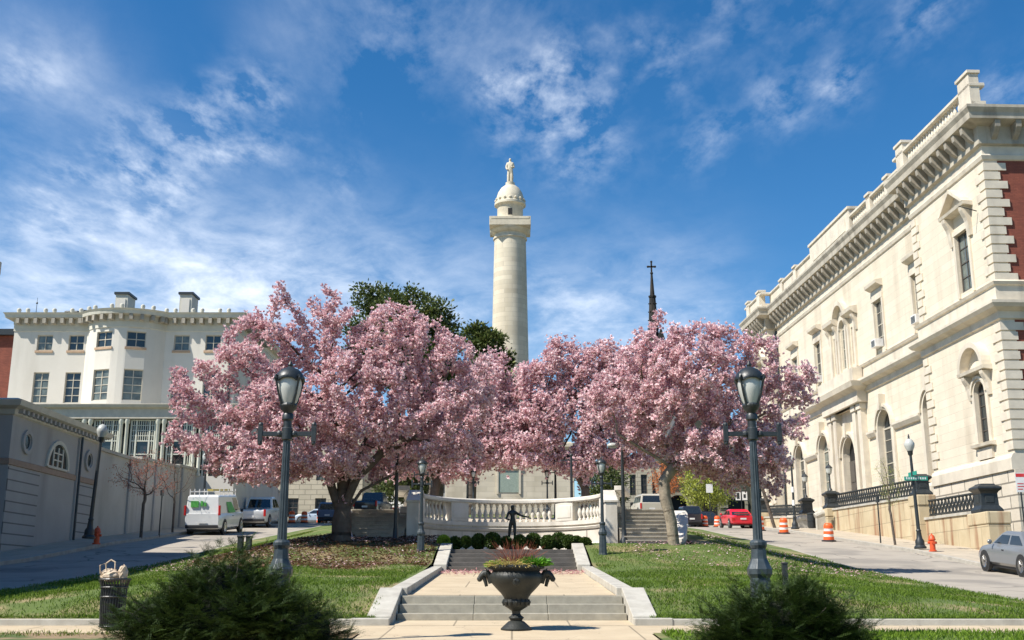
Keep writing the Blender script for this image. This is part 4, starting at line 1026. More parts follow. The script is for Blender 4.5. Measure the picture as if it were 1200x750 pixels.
mb = MB(TM); mb.yprism([(4.7 + 1.05 * math.cos(math.pi * k / 16), 5.10 + 1.05 * math.sin(math.pi * k / 16)) for k in range(17)], .0, .012); mb.build('pane', M['glass'], w_)

# garden wall running on up the street
GW = thing('garden_wall', 'long weathered grey garden wall with shallow piers behind the parked van', 'wall', (-20, 53.3, 0))
pts = [(0, 0, 6.5), (0, 6, 6.55), (0, 6.02, 6.75), (0, 13, 7.0), (0, 13.02, 7.1), (0, 22, 7.45), (0, 22.02, 7.6), (0, 34, 8.0), (0, 44, 8.0)]
mb = MB()
for a, b in zip(pts[:-1], pts[1:]):
    mb.hexa([(0, a[1], 1), (-.5, a[1], 1), (-.5, b[1], 1), (0, b[1], 1), (0, a[1], a[2]), (-.5, a[1], a[2]), (-.5, b[1], b[2]), (0, b[1], b[2])]) if b[1] - a[1] > .1 else None
mb.build('wall', M['garden_wall'], GW)
mb = MB()
for a, b in zip(pts[:-1], pts[1:]):
    if b[1] - a[1] > .1: mb.hexa([(.1, a[1], a[2] + .003), (-.6, a[1], a[2] + .003), (-.6, b[1] - .02, b[2] + .003), (.1, b[1] - .02, b[2] + .003), (.1, a[1], a[2] + .16), (-.6, a[1], a[2] + .16), (-.6, b[1] - .02, b[2] + .16), (.1, b[1] - .02, b[2] + .16)])
mb.build('coping', M['coping'], GW)
for y in (4.5, 8.7, 13.7, 19.5, 26, 33, 40):
    z = float(np.interp(y, [p[1] for p in pts], [p[2] for p in pts])); mb = MB(); mb.box(-.1, .10, y - .13, y + .13, 1, z - .03); mb.build('pier', M['grey_wall'], GW)

# brick house at the left edge
BH = thing('brick_house', 'red brick house with dark cornice at the far left edge', 'building', (-37.1, 80, 0))
ob = [(-2.2, -1.1, 15.6, 17.7), (-2.2, -1.1, 11.8, 14.2), (-5.2, -4.1, 15.6, 17.7), (-5.2, -4.1, 11.8, 14.2)]
mb = MB(TM); facade(mb, -9, 0, 3, 18.3, ob, 0, .2); mb.build('wall', M['brick_lit'] if 'brick_lit' in M else M['brick'], BH)
mb = MB(TM); mb.box(-9, -.02, -10, -.4, 3, 18.2); mb.build('core', M['brick'], BH)
mb = MB(TM); mb.box(-9.2, .25, -10, .35, 18.303, 18.75); mb.build('cornice', M['iron'], BH)
for o in ob: window(BH, o, -.1, M['frame_dark'], M['glass_curtain'], 1, 2, TM, .1, .06)

# taller row house along the left kerb; its shadow lies over the near part of the left street
RH = thing('row_house', 'tall brick row house on the left kerb in front of the grey building', 'building', (-20.6, 12, 0), R(90))
ob = [(u, u + 1.1, z, z + 2.0) for u in (2, 5, 8, 13, 16, 19, 24, 27) for z in (2.2, 6.0, 9.2)]
mb = MB(TM); facade(mb, 0, 29.5, -3, 12.0, ob, 0, .2); mb.build('wall', M['brick'], RH)
mb = MB(TM); mb.box(0, 29.5, -12, -.3, -3, 12.2); mb.build('core', M['brick'], RH)
mb = MB(TM); mb.box(-.2, 29.7, -12, .45, 12.0, 12.5); mb.build('cornice', M['stucco_trim'], RH)
for o in ob: window(RH, o, -.1, M['frame_cream'], M['glass'], 2, 4, TM, .08, .04)

# ------------------------------------------------------------------ buildings closing the view
def town(name, lab, x0, x1, y, z0, z1, m, mt, nw, rows, dep=14, ww=1.3, wh=2.2, arch=False):
    t = thing(name, lab, 'building', ((x0 + x1) / 2, y, 0)); h = (x1 - x0) / 2
    ops = []
    for r_ in rows:
        for k in range(nw):
            u = -h + (k + .5) * 2 * h / nw; ops.append((u - ww / 2, u + ww / 2, r_, r_ + wh, arch))
    mb = MB(TM); facade(mb, -h, h, z0, z1, ops, 0, .3); mb.build('wall', m, t)
    mb = MB(TM); mb.box(-h, h, -dep, -.6, z0, z1 - .1); mb.build('core', m, t)
    mb = MB(TM); mb.sweep([(-h, -3), (-h, 0), (h, 0), (h, -3)], [(0, z1 - .3), (.3, z1 - .2), (.5, z1 + .2), (.5, z1 + .4), (-.3, z1 + .4), (-.3, z1 - .3)]); mb.build('cornice', mt, t)
    for o in ops: window(t, o, -.2, M['frame_dark'], M['glass'], 2, 4, TM, .12, .06)
    return t
town('stone_townhouse', 'buff stone townhouse with dark windows behind the orange barrels on the left', -44, -17.8, 132, 6, 21, M['buff'], M['marble_trim'], 8, (8.2, 12.5, 16.5))
town('grey_townhouse', 'grey townhouse glimpsed between the left tree trunk and the scroll pier', -21.5, -9.5, 166, 7, 23, M['garden_wall'], M['stucco_trim'], 5, (9.5, 13.8, 18))
town('columned_townhouse', 'buff townhouse glimpsed above the beige utility vehicle', 13.4, 21.5, 160, 7, 18, M['buff'], M['marble_trim'], 5, (9.0, 13.0), ww=.9, wh=3.0)

CH = thing('stone_church', 'dark stone church with a tall thin spire rising above the right blossoms', 'church', (0, 172, 0))
oc = [(24.2, 27.0, 8, 14, True), (28.5, 31.8, 8, 16, True), (33.2, 36.0, 8, 14, True)]
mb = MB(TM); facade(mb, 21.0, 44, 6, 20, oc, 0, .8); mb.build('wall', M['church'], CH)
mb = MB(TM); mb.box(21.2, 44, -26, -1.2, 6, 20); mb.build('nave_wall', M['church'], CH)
mb = MB(TM); mb.yprism([(23, 20), (37.5, 20), (30.2, 33)], -1.0, 0); mb.build('gable', M['church'], CH)
mb = MB(TM); mb.rings([[(22.5, -1, 20), (38, -1, 20), (30.2, -1, 33.3)], [(22.5, -26, 20), (38, -26, 20), (30.2, -26, 33.3)]]); mb.build('roof', M['roof'], CH)
for o in oc:
    c = (o[0] + o[1]) / 2; r = (o[1] - o[0]) / 2
    mb = MB(TM); arch_ring(mb, c, o[3] - r, r + .01, r + .45, 0, .25); mb.box(o[0] - .4, o[0] - .02, 0, .2, 8, o[3] - r); mb.box(o[1] + .02, o[1] + .4, 0, .2, 8, o[3] - r); a_ = mb.build('door_arch', M['church_trim'], CH)
    mb = MB(TM); mb.box(o[0], o[1], -.85, -.8, 7, o[3]); mb.build('door', M['dark_void'], a_)
for x in (22.2, 27.7, 32.6, 37.4):
    mb = MB(TM); mb.box(x - .5, x + .5, 0, 1.1, 6, 14); mb.hexa([TM(*p) and p for p in [(x - .5, 0, 14), (x + .5, 0, 14), (x + .5, 1.1, 14), (x - .5, 1.1, 14), (x - .5, 0, 16.5), (x + .5, 0, 16.5), (x + .5, .05, 16.5), (x - .5, .05, 16.5)]]); mb.build('buttress', M['church'], CH)
    mb = MB(TM)
    for z in range(7, 14, 1): mb.box(x - .56, x + .56, .9, 1.16, z, z + .45)
    mb.build('buttress_quoins', M['church_trim'], CH)
# spire
sx, sy = 24.4, 13
mb = MB(); mb.box(sx - 2.6, sx + 2.6, sy - 2.6, sy + 2.6, 6, 33); mb.build('tower', M['church'], CH)
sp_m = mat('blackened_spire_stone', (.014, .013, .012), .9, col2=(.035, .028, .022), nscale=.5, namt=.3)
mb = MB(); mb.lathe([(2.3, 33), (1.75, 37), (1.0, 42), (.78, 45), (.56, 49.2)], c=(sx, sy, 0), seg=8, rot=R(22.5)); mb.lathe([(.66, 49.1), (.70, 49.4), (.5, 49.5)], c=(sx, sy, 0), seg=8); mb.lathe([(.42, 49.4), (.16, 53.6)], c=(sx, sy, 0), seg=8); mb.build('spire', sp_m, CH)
mb = MB()
for k in range(8):
    a = R(45 * k)
    for j in range(8):
        z = 37.5 + j * 1.5; r = float(np.interp(z, [33, 37, 42, 45, 49.2], [2.3, 1.75, 1.0, .78, .56])) + .04
        mb.ball((sx + r * math.cos(a), sy + r * math.sin(a), z), .12, 5, 3)
mb.build('crockets', sp_m, CH)
for k, (dx, dy) in enumerate(((-2.2, -2.2), (2.2, -2.2), (-2.2, 2.2), (2.2, 2.2))):
    mb = MB(); mb.lathe([(.6, 33), (.5, 36.5), (.12, 40.5), (.2, 40.7), (.02, 41.4)], c=(sx + dx * .9, sy + dy * .9, 0), seg=6); mb.build('pinnacle', sp_m, CH)
for k, (dx, dz) in enumerate(((-1.2, 37.5), (1.1, 39.2))):
    mb = MB(); mb.box(sx + dx - .45, sx + dx + .45, sy - 1.7, sy - .4, dz, dz + 2.2); mb.yprism([(sx + dx - .6, dz + 2.2), (sx + dx + .6, dz + 2.2), (sx + dx, dz + 4.2)], sy - 1.8, sy - .4); mb.build('spire_dormer', sp_m, CH)
mb = MB(); mb.bar((sx, sy, 53.4), (sx, sy, 55.6), .26); mb.bar((sx - .6, sy, 54.7), (sx + .6, sy, 54.7), .26)
for d in ((-.62, 54.7), (.62, 54.7), (0, 55.6)): mb.ball((sx + d[0], sy, d[1]), .22, 6, 4)
mb.ball((sx, sy, 53.5), .28, 8, 5); mb.build('cross', sp_m, CH)
# ------------------------------------------------------------------ cast iron park lamps (lantern, cross bar, fluted post)
def park_lamp(lab, x, y, z, s=1.0, rotz=0, group=None, detail=True, m='iron'):
    t = thing('park_lamp', lab, 'street lamp', (x, y, z), rotz, group); t.scale = (s, s, s)
    mb = MB(); mb.lathe([(.24, -.2), (.24, .10), (.21, .16), (.19, .22), (.165, .80), (.16, .98), (.20, 1.04), (.205, 1.12), (.17, 1.19), (.13, 1.28), (.115, 1.45)], seg=8, rot=R(22.5)); mb.lathe([(.12, 1.44), (.14, 1.49), (.14, 1.54), (.10, 1.58)], seg=14); mb.build('base', M['iron_blue'], t, bevel=.008)
    mb = MB(); n = 24; rr = []
    for zz, r in ((1.55, .080), (2.4, .069), (3.2, .060)):
        rr.append([((r - (.010 if k % 2 else 0)) * math.cos(2 * math.pi * k / n), (r - (.010 if k % 2 else 0)) * math.sin(2 * math.pi * k / n), zz) for k in range(n)])
    mb.rings(rr); mb.build('shaft', M['iron_blue'], t)
    mb = MB(); mb.lathe([(.066, 3.18), (.09, 3.2), (.09, 3.38), (.07, 3.4), (.07, 3.50), (.095, 3.53), (.095, 3.60), (.075, 3.63), (.085, 3.66), (.13, 3.70), (.14, 3.75)], seg=16); mb.build('collar', M[m], t, smooth=True)
    mb = MB(); mb.bar((-.44, 0, 3.29), (.44, 0, 3.29), .055, .075)
    for sg in (-1, 1): mb.bar((.44 * sg, 0, 3.16), (.44 * sg, 0, 3.42), .075); mb.ball((.44 * sg, 0, 3.44), .045, 8, 5); mb.ball((.44 * sg, 0, 3.14), .04, 8, 5); mb.ball((.12 * sg, 0, 3.29), .06, 8, 5)
    mb.build('cross_bar', M[m], t, bevel=.006)
    mb = MB(); mb.lathe([(.105, 3.76), (.15, 3.86), (.19, 4.0), (.205, 4.12), (.19, 4.2)], seg=20); mb.build('lamp_glass', M['lampglass'], t, smooth=True)
    mb = MB()
    for k in range(4):
        a = R(45 + 90 * k); c, s_ = math.cos(a), math.sin(a)
        mb.tube([(c * .125, s_ * .125, 3.74), (c * .205, s_ * .205, 3.95), (c * .255, s_ * .255, 4.14), (c * .285, s_ * .285, 4.20), (c * .275, s_ * .275, 4.245), (c * .23, s_ * .23, 4.23)], [.022, .018, .018, .022, .022, .016], 6)
    for a in range(24):
        t0, t1 = 2 * math.pi * a / 24, 2 * math.pi * (a + 1) / 24
        z0, z1 = 4.165 + .06 * abs(math.cos(2 * t0)), 4.165 + .06 * abs(math.cos(2 * t1))
        mb.bar((.235 * math.cos(t0), .235 * math.sin(t0), z0), (.235 * math.cos(t1), .235 * math.sin(t1), z1), .028)
    mb.lathe([(.14, 3.73), (.15, 3.76), (.13, 3.79)], seg=16)
    mb.build('lantern_cage', M[m], t)
    mb = MB(); mb.lathe([(.245, 4.20), (.235, 4.25), (.20, 4.31), (.14, 4.37), (.06, 4.40), (.035, 4.42), (.045, 4.45), (.03, 4.48), (.008, 4.52)], seg=20); mb.build('hood', M[m], t, smooth=True)
    return t
def gz(x, y): return zlawn(x, y)
park_lamp('tall lantern lamp behind the large left yew bush', -3.61, 17.6, -.80, .975)
park_lamp('tall lantern lamp behind the right yew bush, beside the short dark post', 3.86, 17.6, -.80, .975)
park_lamp('mid distance lantern lamp at the left end of the dark steps', -2.95, 36.3, .95, .72)
park_lamp('mid distance lantern lamp at the right end of the dark steps', 2.92, 36.1, .95, .72)
park_lamp('small lantern lamp rising behind the left half of the white balustrade', -1.95, 56, 3.2, .60)
park_lamp('small lantern lamp rising behind the right half of the white balustrade', 1.78, 56, 3.2, .60)
park_lamp('dark lantern lamp behind the balustrade near its left scroll pier', -4.1, 50, 2.7, .70)
def cobra(lab, x, y, z, h, sg=0, name='light_pole'):
    t = thing(name, lab, 'street light', (x, y, z))
    mb = MB(); mb.lathe([(.16, -.1), (.16, .2), (.10, .3), (.085, .6)], seg=10); mb.tube([(0, 0, .5), (0, 0, h - .3)], [.075, .055], 10); mb.build('pole', M['iron'], t, smooth=True)
    if sg:
        mb = MB(); mb.tube([(0, 0, h - .3), (0, 0, h - .1), (.12 * sg, 0, h), (.3 * sg, 0, h)], .035, 8); mb.build('arm', M['iron'], t, smooth=True)
        mb = MB(); mb.ball((.34 * sg, 0, h - .05), .17, 12, 8, 1.2, .8, .6); mb.build('lamp_head', M['lampglass'], t, smooth=True)
    else:
        mb = MB(); mb.bar((-.5, 0, h - .5), (.5, 0, h - .5), .05); mb.ball((0, 0, h - .25), .1, 8, 6); mb.build('cross_bar', M['iron'], t)
    return t
cobra('plain tall dark pole between the left stone stairs and the scroll pier', -4.1, 41.0 - 1.6, 1.45, 3.9)
cobra('tall dark pole with a pale round head beside the right stone stairs', 4.0, 40.0, 1.45, 3.65, -1)
cobra('dark pole with cross bar behind the balustrade, just left of its centre', -2.4, 60, 3.4, 3.2)
cobra('dark pole with cross bar behind the balustrade, right of the small right lantern', 2.35, 60, 3.4, 3.2)
cobra('slim dark pole behind the right pedestal of the balustrade', 2.9, 54, 3.0, 3.6)

def acorn(lab, x, y, z, h=4.9, bands=False, tilt=0, sign=False, head=True):
    t = thing('acorn_lamp', lab, 'street lamp', (x, y, z)); t.rotation_euler = (0, R(tilt), 0)
    mb = MB(); mb.lathe([(.27, 0), (.27, .08), (.20, .16), (.20, .34), (.13, .46), (.10, .75), (.12, .8), (.085, .86)], seg=12); mb.build('base', M['iron'], t, smooth=True)
    mb = MB(); mb.tube([(0, 0, .8), (0, 0, h - .75)], [.085, .06], 12); mb.lathe([(.06, h - .8), (.11, h - .74), (.12, h - .62), (.14, h - .58)], seg=12); mb.build('post', M['iron'], t, smooth=True)
    mb = MB(); mb.lathe([(.13, h - .58), (.22, h - .38), (.23, h - .25), (.15, h - .08), (.05, h - .02)], seg=16); mb.build('lamp_globe', M['lampglass'], t, smooth=True)
    mb = MB(); mb.lathe([(.06, h - .03), (.04, h + .04), (.05, h + .08), (.01, h + .2)], seg=8); mb.build('finial', M['iron'], t)
    if bands:
        for zz in (1.5, 2.35): mb = MB(); mb.lathe([(.10, zz), (.10, zz + .36)], seg=12); mb.build('paper_band', M['sign_white'], t)
    return t
l1 = acorn('leaning black acorn lamp between the grey building and the orange hydrant on the left', -17.75, 47.0, 2.02, 4.85, tilt=2.2)
acorn('black acorn lamp with a green street sign next to the orange hydrant on the right', 18.25, 50.2, 1.72, 4.95, tilt=-1.2)
acorn('black acorn lamp with white bands beside the far stone newel', 18.3, 72.3, 3.72, 4.8, True)
p2 = acorn('thin black lamp behind the white van roof against the garden wall', -18.3, 66.0, 3.35, 4.6)
# street name sign on the right lamp: a thing fixed to the post
t = thing('street_sign', 'small green street name plate fixed high on the right acorn lamp', 'sign', (18.3, 50.2, 1.72))
mb = MB(); mb.box(-.55, .5, -.14, -.10, 3.02, 3.20); mb.build('plate', M['sign_green'], t)
mb = MB(); mb.box(-.14, -.10, -.5, .5, 3.25, 3.42); mb.build('plate', M['sign_green'], t)
mb = MB(); mb.lathe([(.04, 0), (.04, .1)], c=(0, 0, 3.1), seg=8); mb.build('clamp', M['iron'], t)
mb = MB()
random.seed(4)
for k in range(9):
    u = -.48 + k * .105; mb.box(u, u + .06, -.145, -.141, 3.07, 3.07 + (.09 if k not in (0, 5) else .11))
mb.build('lettering', M['sign_white'], t)

# ------------------------------------------------------------------ urn
U = thing('garden_urn', 'large dark cast iron urn on a flared foot in front of the steps', 'urn', (.075, 20.0, -.705))
q = 1 / 65.8
mb = MB(); pr = [(18, 0), (18, 1.5), (13, 6), (9, 9.5), (6.7, 10.2), (7.5, 12), (8.9, 13.2), (8.6, 14.2), (6, 16), (4.8, 18), (5.2, 21), (9, 23.5), (13, 26), (14.4, 29), (14.6, 32), (13.8, 34), (14.6, 36.5), (18, 41), (23, 46), (28, 51.5), (30.8, 56), (31.4, 60), (30, 63), (27.5, 65), (27, 66.5), (30.2, 68.5), (31.6, 70), (31.4, 72), (29.5, 72.8), (27, 71.8), (26, 68)]
mb.lathe([(r * q, z * q) for r, z in pr], seg=48); mb.build('bowl', M['urn'], U, smooth=True)
mb = MB()
for k in range(40):
    a = 2 * math.pi * k / 40; mb.ball((31.3 * q * math.cos(a), 31.3 * q * math.sin(a), 70.2 * q), .027, 6, 4)
mb.build('rim_beading', M['urn'], U, smooth=True)
mb = MB()
for k in range(14):      # gadrooned lower bowl
    a = 2 * math.pi * (k + .5) / 14
    mb.tube([((r * q + .004) * math.cos(a), (r * q + .004) * math.sin(a), z * q) for r, z in ((14.0, 27), (14.8, 31), (14.0, 34))], [.02, .035, .02], 6)
mb.build('gadroons', M['urn'], U, smooth=True)
for sg in (-1, 1):
    mb = MB(); P = [(29, 52), (31, 60), (34, 64), (37.5, 63.5), (40.5, 60.5), (43, 56.5), (42.5, 54)]
    mb.tube([(sg * a * q, 0, b * q) for a, b in P], [.05, .06, .062, .058, .05, .045, .02], 10)
    mb.tube([(sg * 37.5 * q, 0, 59 * q), (sg * 35.5 * q, 0, 53 * q), (sg * 34.5 * q, 0, 48.5 * q)], [.04, .032, .028], 8)
    mb.ball((sg * 35 * q, .0, 63 * q), .07, 8, 6); mb.ball((sg * 42.5 * q, 0, 57 * q), .05, 8, 6)
    mb.tube([(sg * 34 * q, .05, 66 * q), (sg * 36 * q, .06, 69 * q)], [.02, .008], 5); mb.tube([(sg * 34 * q, -.05, 66 * q), (sg * 36 * q, -.06, 69 * q)], [.02, .008], 5)
    mb.build('handle', M['urn'], U, smooth=True)
mb = MB(); mb.ball((0, -.44, 54 * q), .07, 10, 8, 1, .6, 1.2); mb.ball((-.03, -.49, 55 * q), .018, 6, 4); mb.ball((.03, -.49, 55 * q), .018, 6, 4); mb.tube([(-.07, -.43, 57 * q), (-.2, -.41, 60 * q)], [.02, .01], 5); mb.tube([(.07, -.43, 57 * q), (.2, -.41, 60 * q)], [.02, .01], 5); mb.build('relief_mask', M['urn'], U, smooth=True)
mb = MB(); mb.lathe([(.43, 1.0), (.40, 1.06), (.2, 1.08)], seg=20); mb.build('soil', M['soil'], U)

# ------------------------------------------------------------------ litter bin with bags
T_ = thing('litter_bin', 'black slatted steel litter bin at the left edge of the big yew', 'bin', (-7.02, 20.0, -.70)); T_.scale = (.86, .86, .90)
mb = MB()
for k in range(30):
    a = 2 * math.pi * k / 30; c, s_ = math.cos(a), math.sin(a)
    mb.tube([(.22 * c, .22 * s_, .04), (.245 * c, .245 * s_, .5), (.25 * c, .25 * s_, .8), (.30 * c, .30 * s_, .95)], .013, 4)
mb.build('slats', M['iron'], T_)
mb = MB()
for r, z in ((.235, .06), (.26, .62), (.27, .80)): mb.tube([(r * math.cos(2 * math.pi * k / 24), r * math.sin(2 * math.pi * k / 24), z) for k in range(25)], .016, 6, False)
mb.tube([(.30 * math.cos(2 * math.pi * k / 24), .30 * math.sin(2 * math.pi * k / 24), .95) for k in range(25)], .022, 6, False); mb.build('hoops', M['iron'], T_)
mb = MB(); mb.lathe([(.19, .02), (.21, .05), (.225, .86), (.21, .86), (.2, .1)], seg=20); mb.build('liner', M['black_plastic'], T_)
def crumple(name, lab, cat, c, r, sx, sy, sz, seed, m, rot=0, ring=True):
    rnd = random.Random(seed); t = thing(name, lab, cat, c, rot)
    mb = MB(); mb.ball((0, 0, 0), r, 18, 12, sx, sy, sz)
    mb.v = [tuple(Vector(v) * (1 + .30 * (rnd.random() - .5))) for v in mb.v]
    mb.build('bag', m, t)
    mb = MB(); mb.tube([(-.08, 0, r * sz * .6), (-.10, .02, r * sz + .10), (-.02, .03, r * sz + .16), (.06, .02, r * sz + .12), (.07, 0, r * sz * .7)], .014, 6); mb.tube([(-.16, -.06, r * sz * .3), (-.17, -.08, r * sz + .06), (-.08, -.08, r * sz + .1), (-.04, -.07, r * sz * .5)], .012, 6)
    if ring: mb.build('bag_strap', m, t, smooth=True)
    return t
crumple('tan_bag', 'crumpled tan bag with looped straps on top of the litter bin', 'bag', (-7.09, 19.95, .22), .15, 1.15, .9, .75, 3, M['bag'])
crumple('paper_bag', 'small twisted tan paper bag leaning over the right of the bin rim', 'bag', (-6.87, 19.95, .25), .10, .8, .8, 1.5, 5, M['bag'], R(20), False)
t = thing('utility_box', 'pair of short black boxes on the left lawn by the street', 'box', (-9.05, 38.0, gz(-9.05, 38) - .02))
for x in (-.14, .14): mb = MB(); mb.box(x - .09, x + .09, -.1, .1, 0, .50); mb.box(x - .11, x + .11, -.12, .12, .503, .56); mb.build('box', M['iron'], t, bevel=.01)
mb = MB(); mb.box(-.2, .2, -.03, .03, .12, .2); mb.build('crosspiece', M['iron'], t)
t = thing('short_post', 'short dark square post on the lawn right of the right lantern lamp', 'post', (5.22, 21.6, -.35))
mb = MB(); mb.box(-.05, .05, -.05, .05, -.2, .80); mb.build('post', M['iron'], t, bevel=.008)
mb = MB(); mb.box(-.058, .058, -.058, .058, .80, .835); mb.build('cap', M['iron'], t, bevel=.006)

# ------------------------------------------------------------------ hydrants, signs, barrels
def hydrant(lab, x, y):
    t = thing('fire_hydrant', lab, 'hydrant', (x, y, zroad(x, y) + .13))
    mb = MB(); mb.lathe([(.17, 0), (.17, .05), (.12, .06), (.115, .48), (.15, .49), (.15, .54), (.13, .56), (.12, .64), (.07, .71), (.03, .73), (.03, .78)], seg=14); mb.build('barrel', M['hydrant'], t, smooth=True)
    for a, r, l in ((0, .055, .19), (180, .055, .19), (-90, .075, .2)):
        c, s_ = math.cos(R(a)), math.sin(R(a)); mb = MB(); mb.tube([(c * .08, s_ * .08, .38), (c * l, s_ * l, .38)], r, 10); mb.build('nozzle_cap', M['hydrant'], t, smooth=True)
hydrant('orange fire hydrant beside the leaning acorn lamp on the left sidewalk', -17.85, 48.2)
hydrant('orange fire hydrant beside the acorn lamp on the right sidewalk', 18.35, 49.0)
def barrel(lab, x, y, grp, z=None, tilt=0):
    t = thing('traffic_barrel', lab, 'traffic barrel', (x, y, (zroad(x, y) if z is None else z)), 0, grp); t.rotation_euler = (R(4), R(tilt), 0)
    t.scale = (1, 1, .95)
    mb = MB(); mb.lathe([(.38, 0), (.38, .06), (.30, .09), (.29, .10)], seg=20); mb.build('base', M['rubber'], t, smooth=True)
    prev = .10; rr = lambda z: .29 - .055 * (z / 1.0)
    zs = [.10, .27, .42, .58, .73, .90]; 
    mb = MB()
    for i in (0, 2, 4):
        mb.lathe([(rr(zs[i]), zs[i]), (rr(zs[i + 1]), zs[i + 1])], seg=20)
    mb.lathe([(rr(.9), .9), (.20, .95), (.19, 1.0), (.12, 1.03)], seg=20); mb.build('drum', M['orange'], t, smooth=True)
    for i in (1, 3): mb = MB(); mb.lathe([(rr(zs[i]) - .012, zs[i]), (rr(zs[i + 1]) - .012, zs[i + 1])], seg=20); mb.build('reflective_band', M['reflect_white'], t, smooth=True)
g1 = 'orange and white traffic barrels along the right street'
for x, y, lab in ((16.95, 60.0, 'traffic barrel nearest on the right, below the area wall'), (17.0, 70.0, 'traffic barrel between the banded acorn lamp and the slim trunk'), (16.75, 75.5, 'traffic barrel partly hidden behind the right lantern post'),
                  (17.9, 97.5, 'traffic barrel just left of the red car'), (17.0, 98.5, 'traffic barrel left of its twin near the far dark vehicles')):
    barrel(lab, x, y, g1)
barrel('traffic barrel at the left corner of the dark vehicle by the curved parapet', 12.9, 84.5, g1)
g2 = 'orange and white traffic barrels along the left street'
for x, y, lab in ((-17.5, 83.2, 'single traffic barrel just in front of the white pickup, left of the lantern post'), (-17.45, 88.5, 'first traffic barrel right of the left lantern post'), (-17.2, 92.5, 'second traffic barrel right of the left lantern post'), (-16.6, 96.5, 'third traffic barrel right of the left lantern post')):
    barrel(lab, x, y, g2)
def barrier(lab, x, y, l, z):
    t = thing('orange_barrier', lab, 'barrier', (x, y, z))
    mb = MB(); mb.xprism([(-.25, 0), (.25, 0), (.25, .18), (.1, .35), (.08, .95), (-.08, .95), (-.1, .35), (-.25, .18)], -l / 2, l / 2); mb.build('barrier', M['orange'], t, bevel=.03)
    mb = MB(); mb.box(-l / 2 + .1, l / 2 - .1, -.11, -.085, .55, .75); mb.build('band', M['reflect_white'], t)
barrier('long orange plastic barrier behind the left tree trunk', -12.0, 92.0, 2.6, 5.3)
barrier('short orange plastic barrier right of the dark pickup truck', -9.55, 92.0, .8, 5.55)

def sign_post(lab, x, y, z, h, plate=None, m='sign_white'):
    t = thing('sign_post', lab, 'sign', (x, y, z))
    mb = MB(); mb.bar((0, 0, 0), (0, 0, h), .06, .04); mb.build('post', M['iron'], t)
    if plate:
        w, hh = plate; mb = MB(); mb.box(-w / 2, w / 2, -.05, -.03, h - hh, h); p = mb.build('plate', M[m], t, bevel=.004)
    else:
        mb = MB(); mb.box(-.05, .05, -.16, .16, h - .30, h - .02); mb.build('plate', M['iron'], t)
    return t
sign_post('thin edge-on sign post between the reddish sapling and the white van', -17.7, 56.2, 2.5, 2.35)
sign_post('thin dark sign post left of the slim leafless tree on the right sidewalk', 18.4, 56.0, 2.15, 2.35)
ow = sign_post('black and white sign above the red car', 19.6, 95.0, 5.2, 2.9, (1.1, .85), 'iron')
mb = MB(); mb.box(-.50, -.06, -.056, -.0505, 2.12, 2.83); mb.box(.06, .50, -.056, -.0505, 2.12, 2.83); mb.build('panel', M['sign_white'], ow)
mb = MB(); mb.box(-.40, -.16, -.062, -.0565, 2.22, 2.74); mb.lathe([(.001, 0), (.15, .001)], c=(0, 0, 0), seg=3); mb.v = mb.v[:8]; mb.f = mb.f[:6]; mb.box(.18, .38, -.062, -.0565, 2.3, 2.62); mb.build('symbol', M['iron'], ow)
sign_post('white sign on a dark pole among the church doors left of the red car', 18.5, 104.0, 5.6, 3.9, (.62, .8))
# parking sign on the building flank
t = thing('parking_sign', 'red and white parking sign by the silver sedan at the right edge', 'sign', (22.6, 49.3, 2.0))
mb = MB(); mb.bar((0, 0, 0), (0, 0, 3.0), .05); mb.build('post', M['iron'], t)
mb = MB(); mb.box(-.2, .22, -.045, -.03, 2.15, 3.0); mb.build('plate', M['sign_white'], t)
mb = MB(); mb.box(-.18, .20, -.05, -.046, 2.82, 2.97); mb.box(-.14, .14, -.05, -.046, 2.5, 2.54); mb.box(-.14, .16, -.05, -.046, 2.38, 2.42); mb.box(-.14, .08, -.05, -.046, 2.26, 2.30); mb.build('lettering', M['red_paint'], t)
sb = thing('street_bin', 'round black bin below the scrolled stone newel across the right street', 'bin', (20.3, 75.6, 3.95))
mb = MB(); mb.lathe([(.26, 0), (.30, .1), (.30, .9), (.33, .92), (.33, .98), (.2, 1.02)], seg=16); mb.build('body', M['iron'], sb, smooth=True)
mb = MB(); mb.lathe([(.33, .45), (.33, .5)], seg=16); mb.build('hoop', M['iron'], sb)
# fence of the far end by the sedan
iron_rail('low black railing behind the silver sedan at the right edge', 23.0, 44.0, 48.6, 2.0, 2.15, .8)
mb = MB()

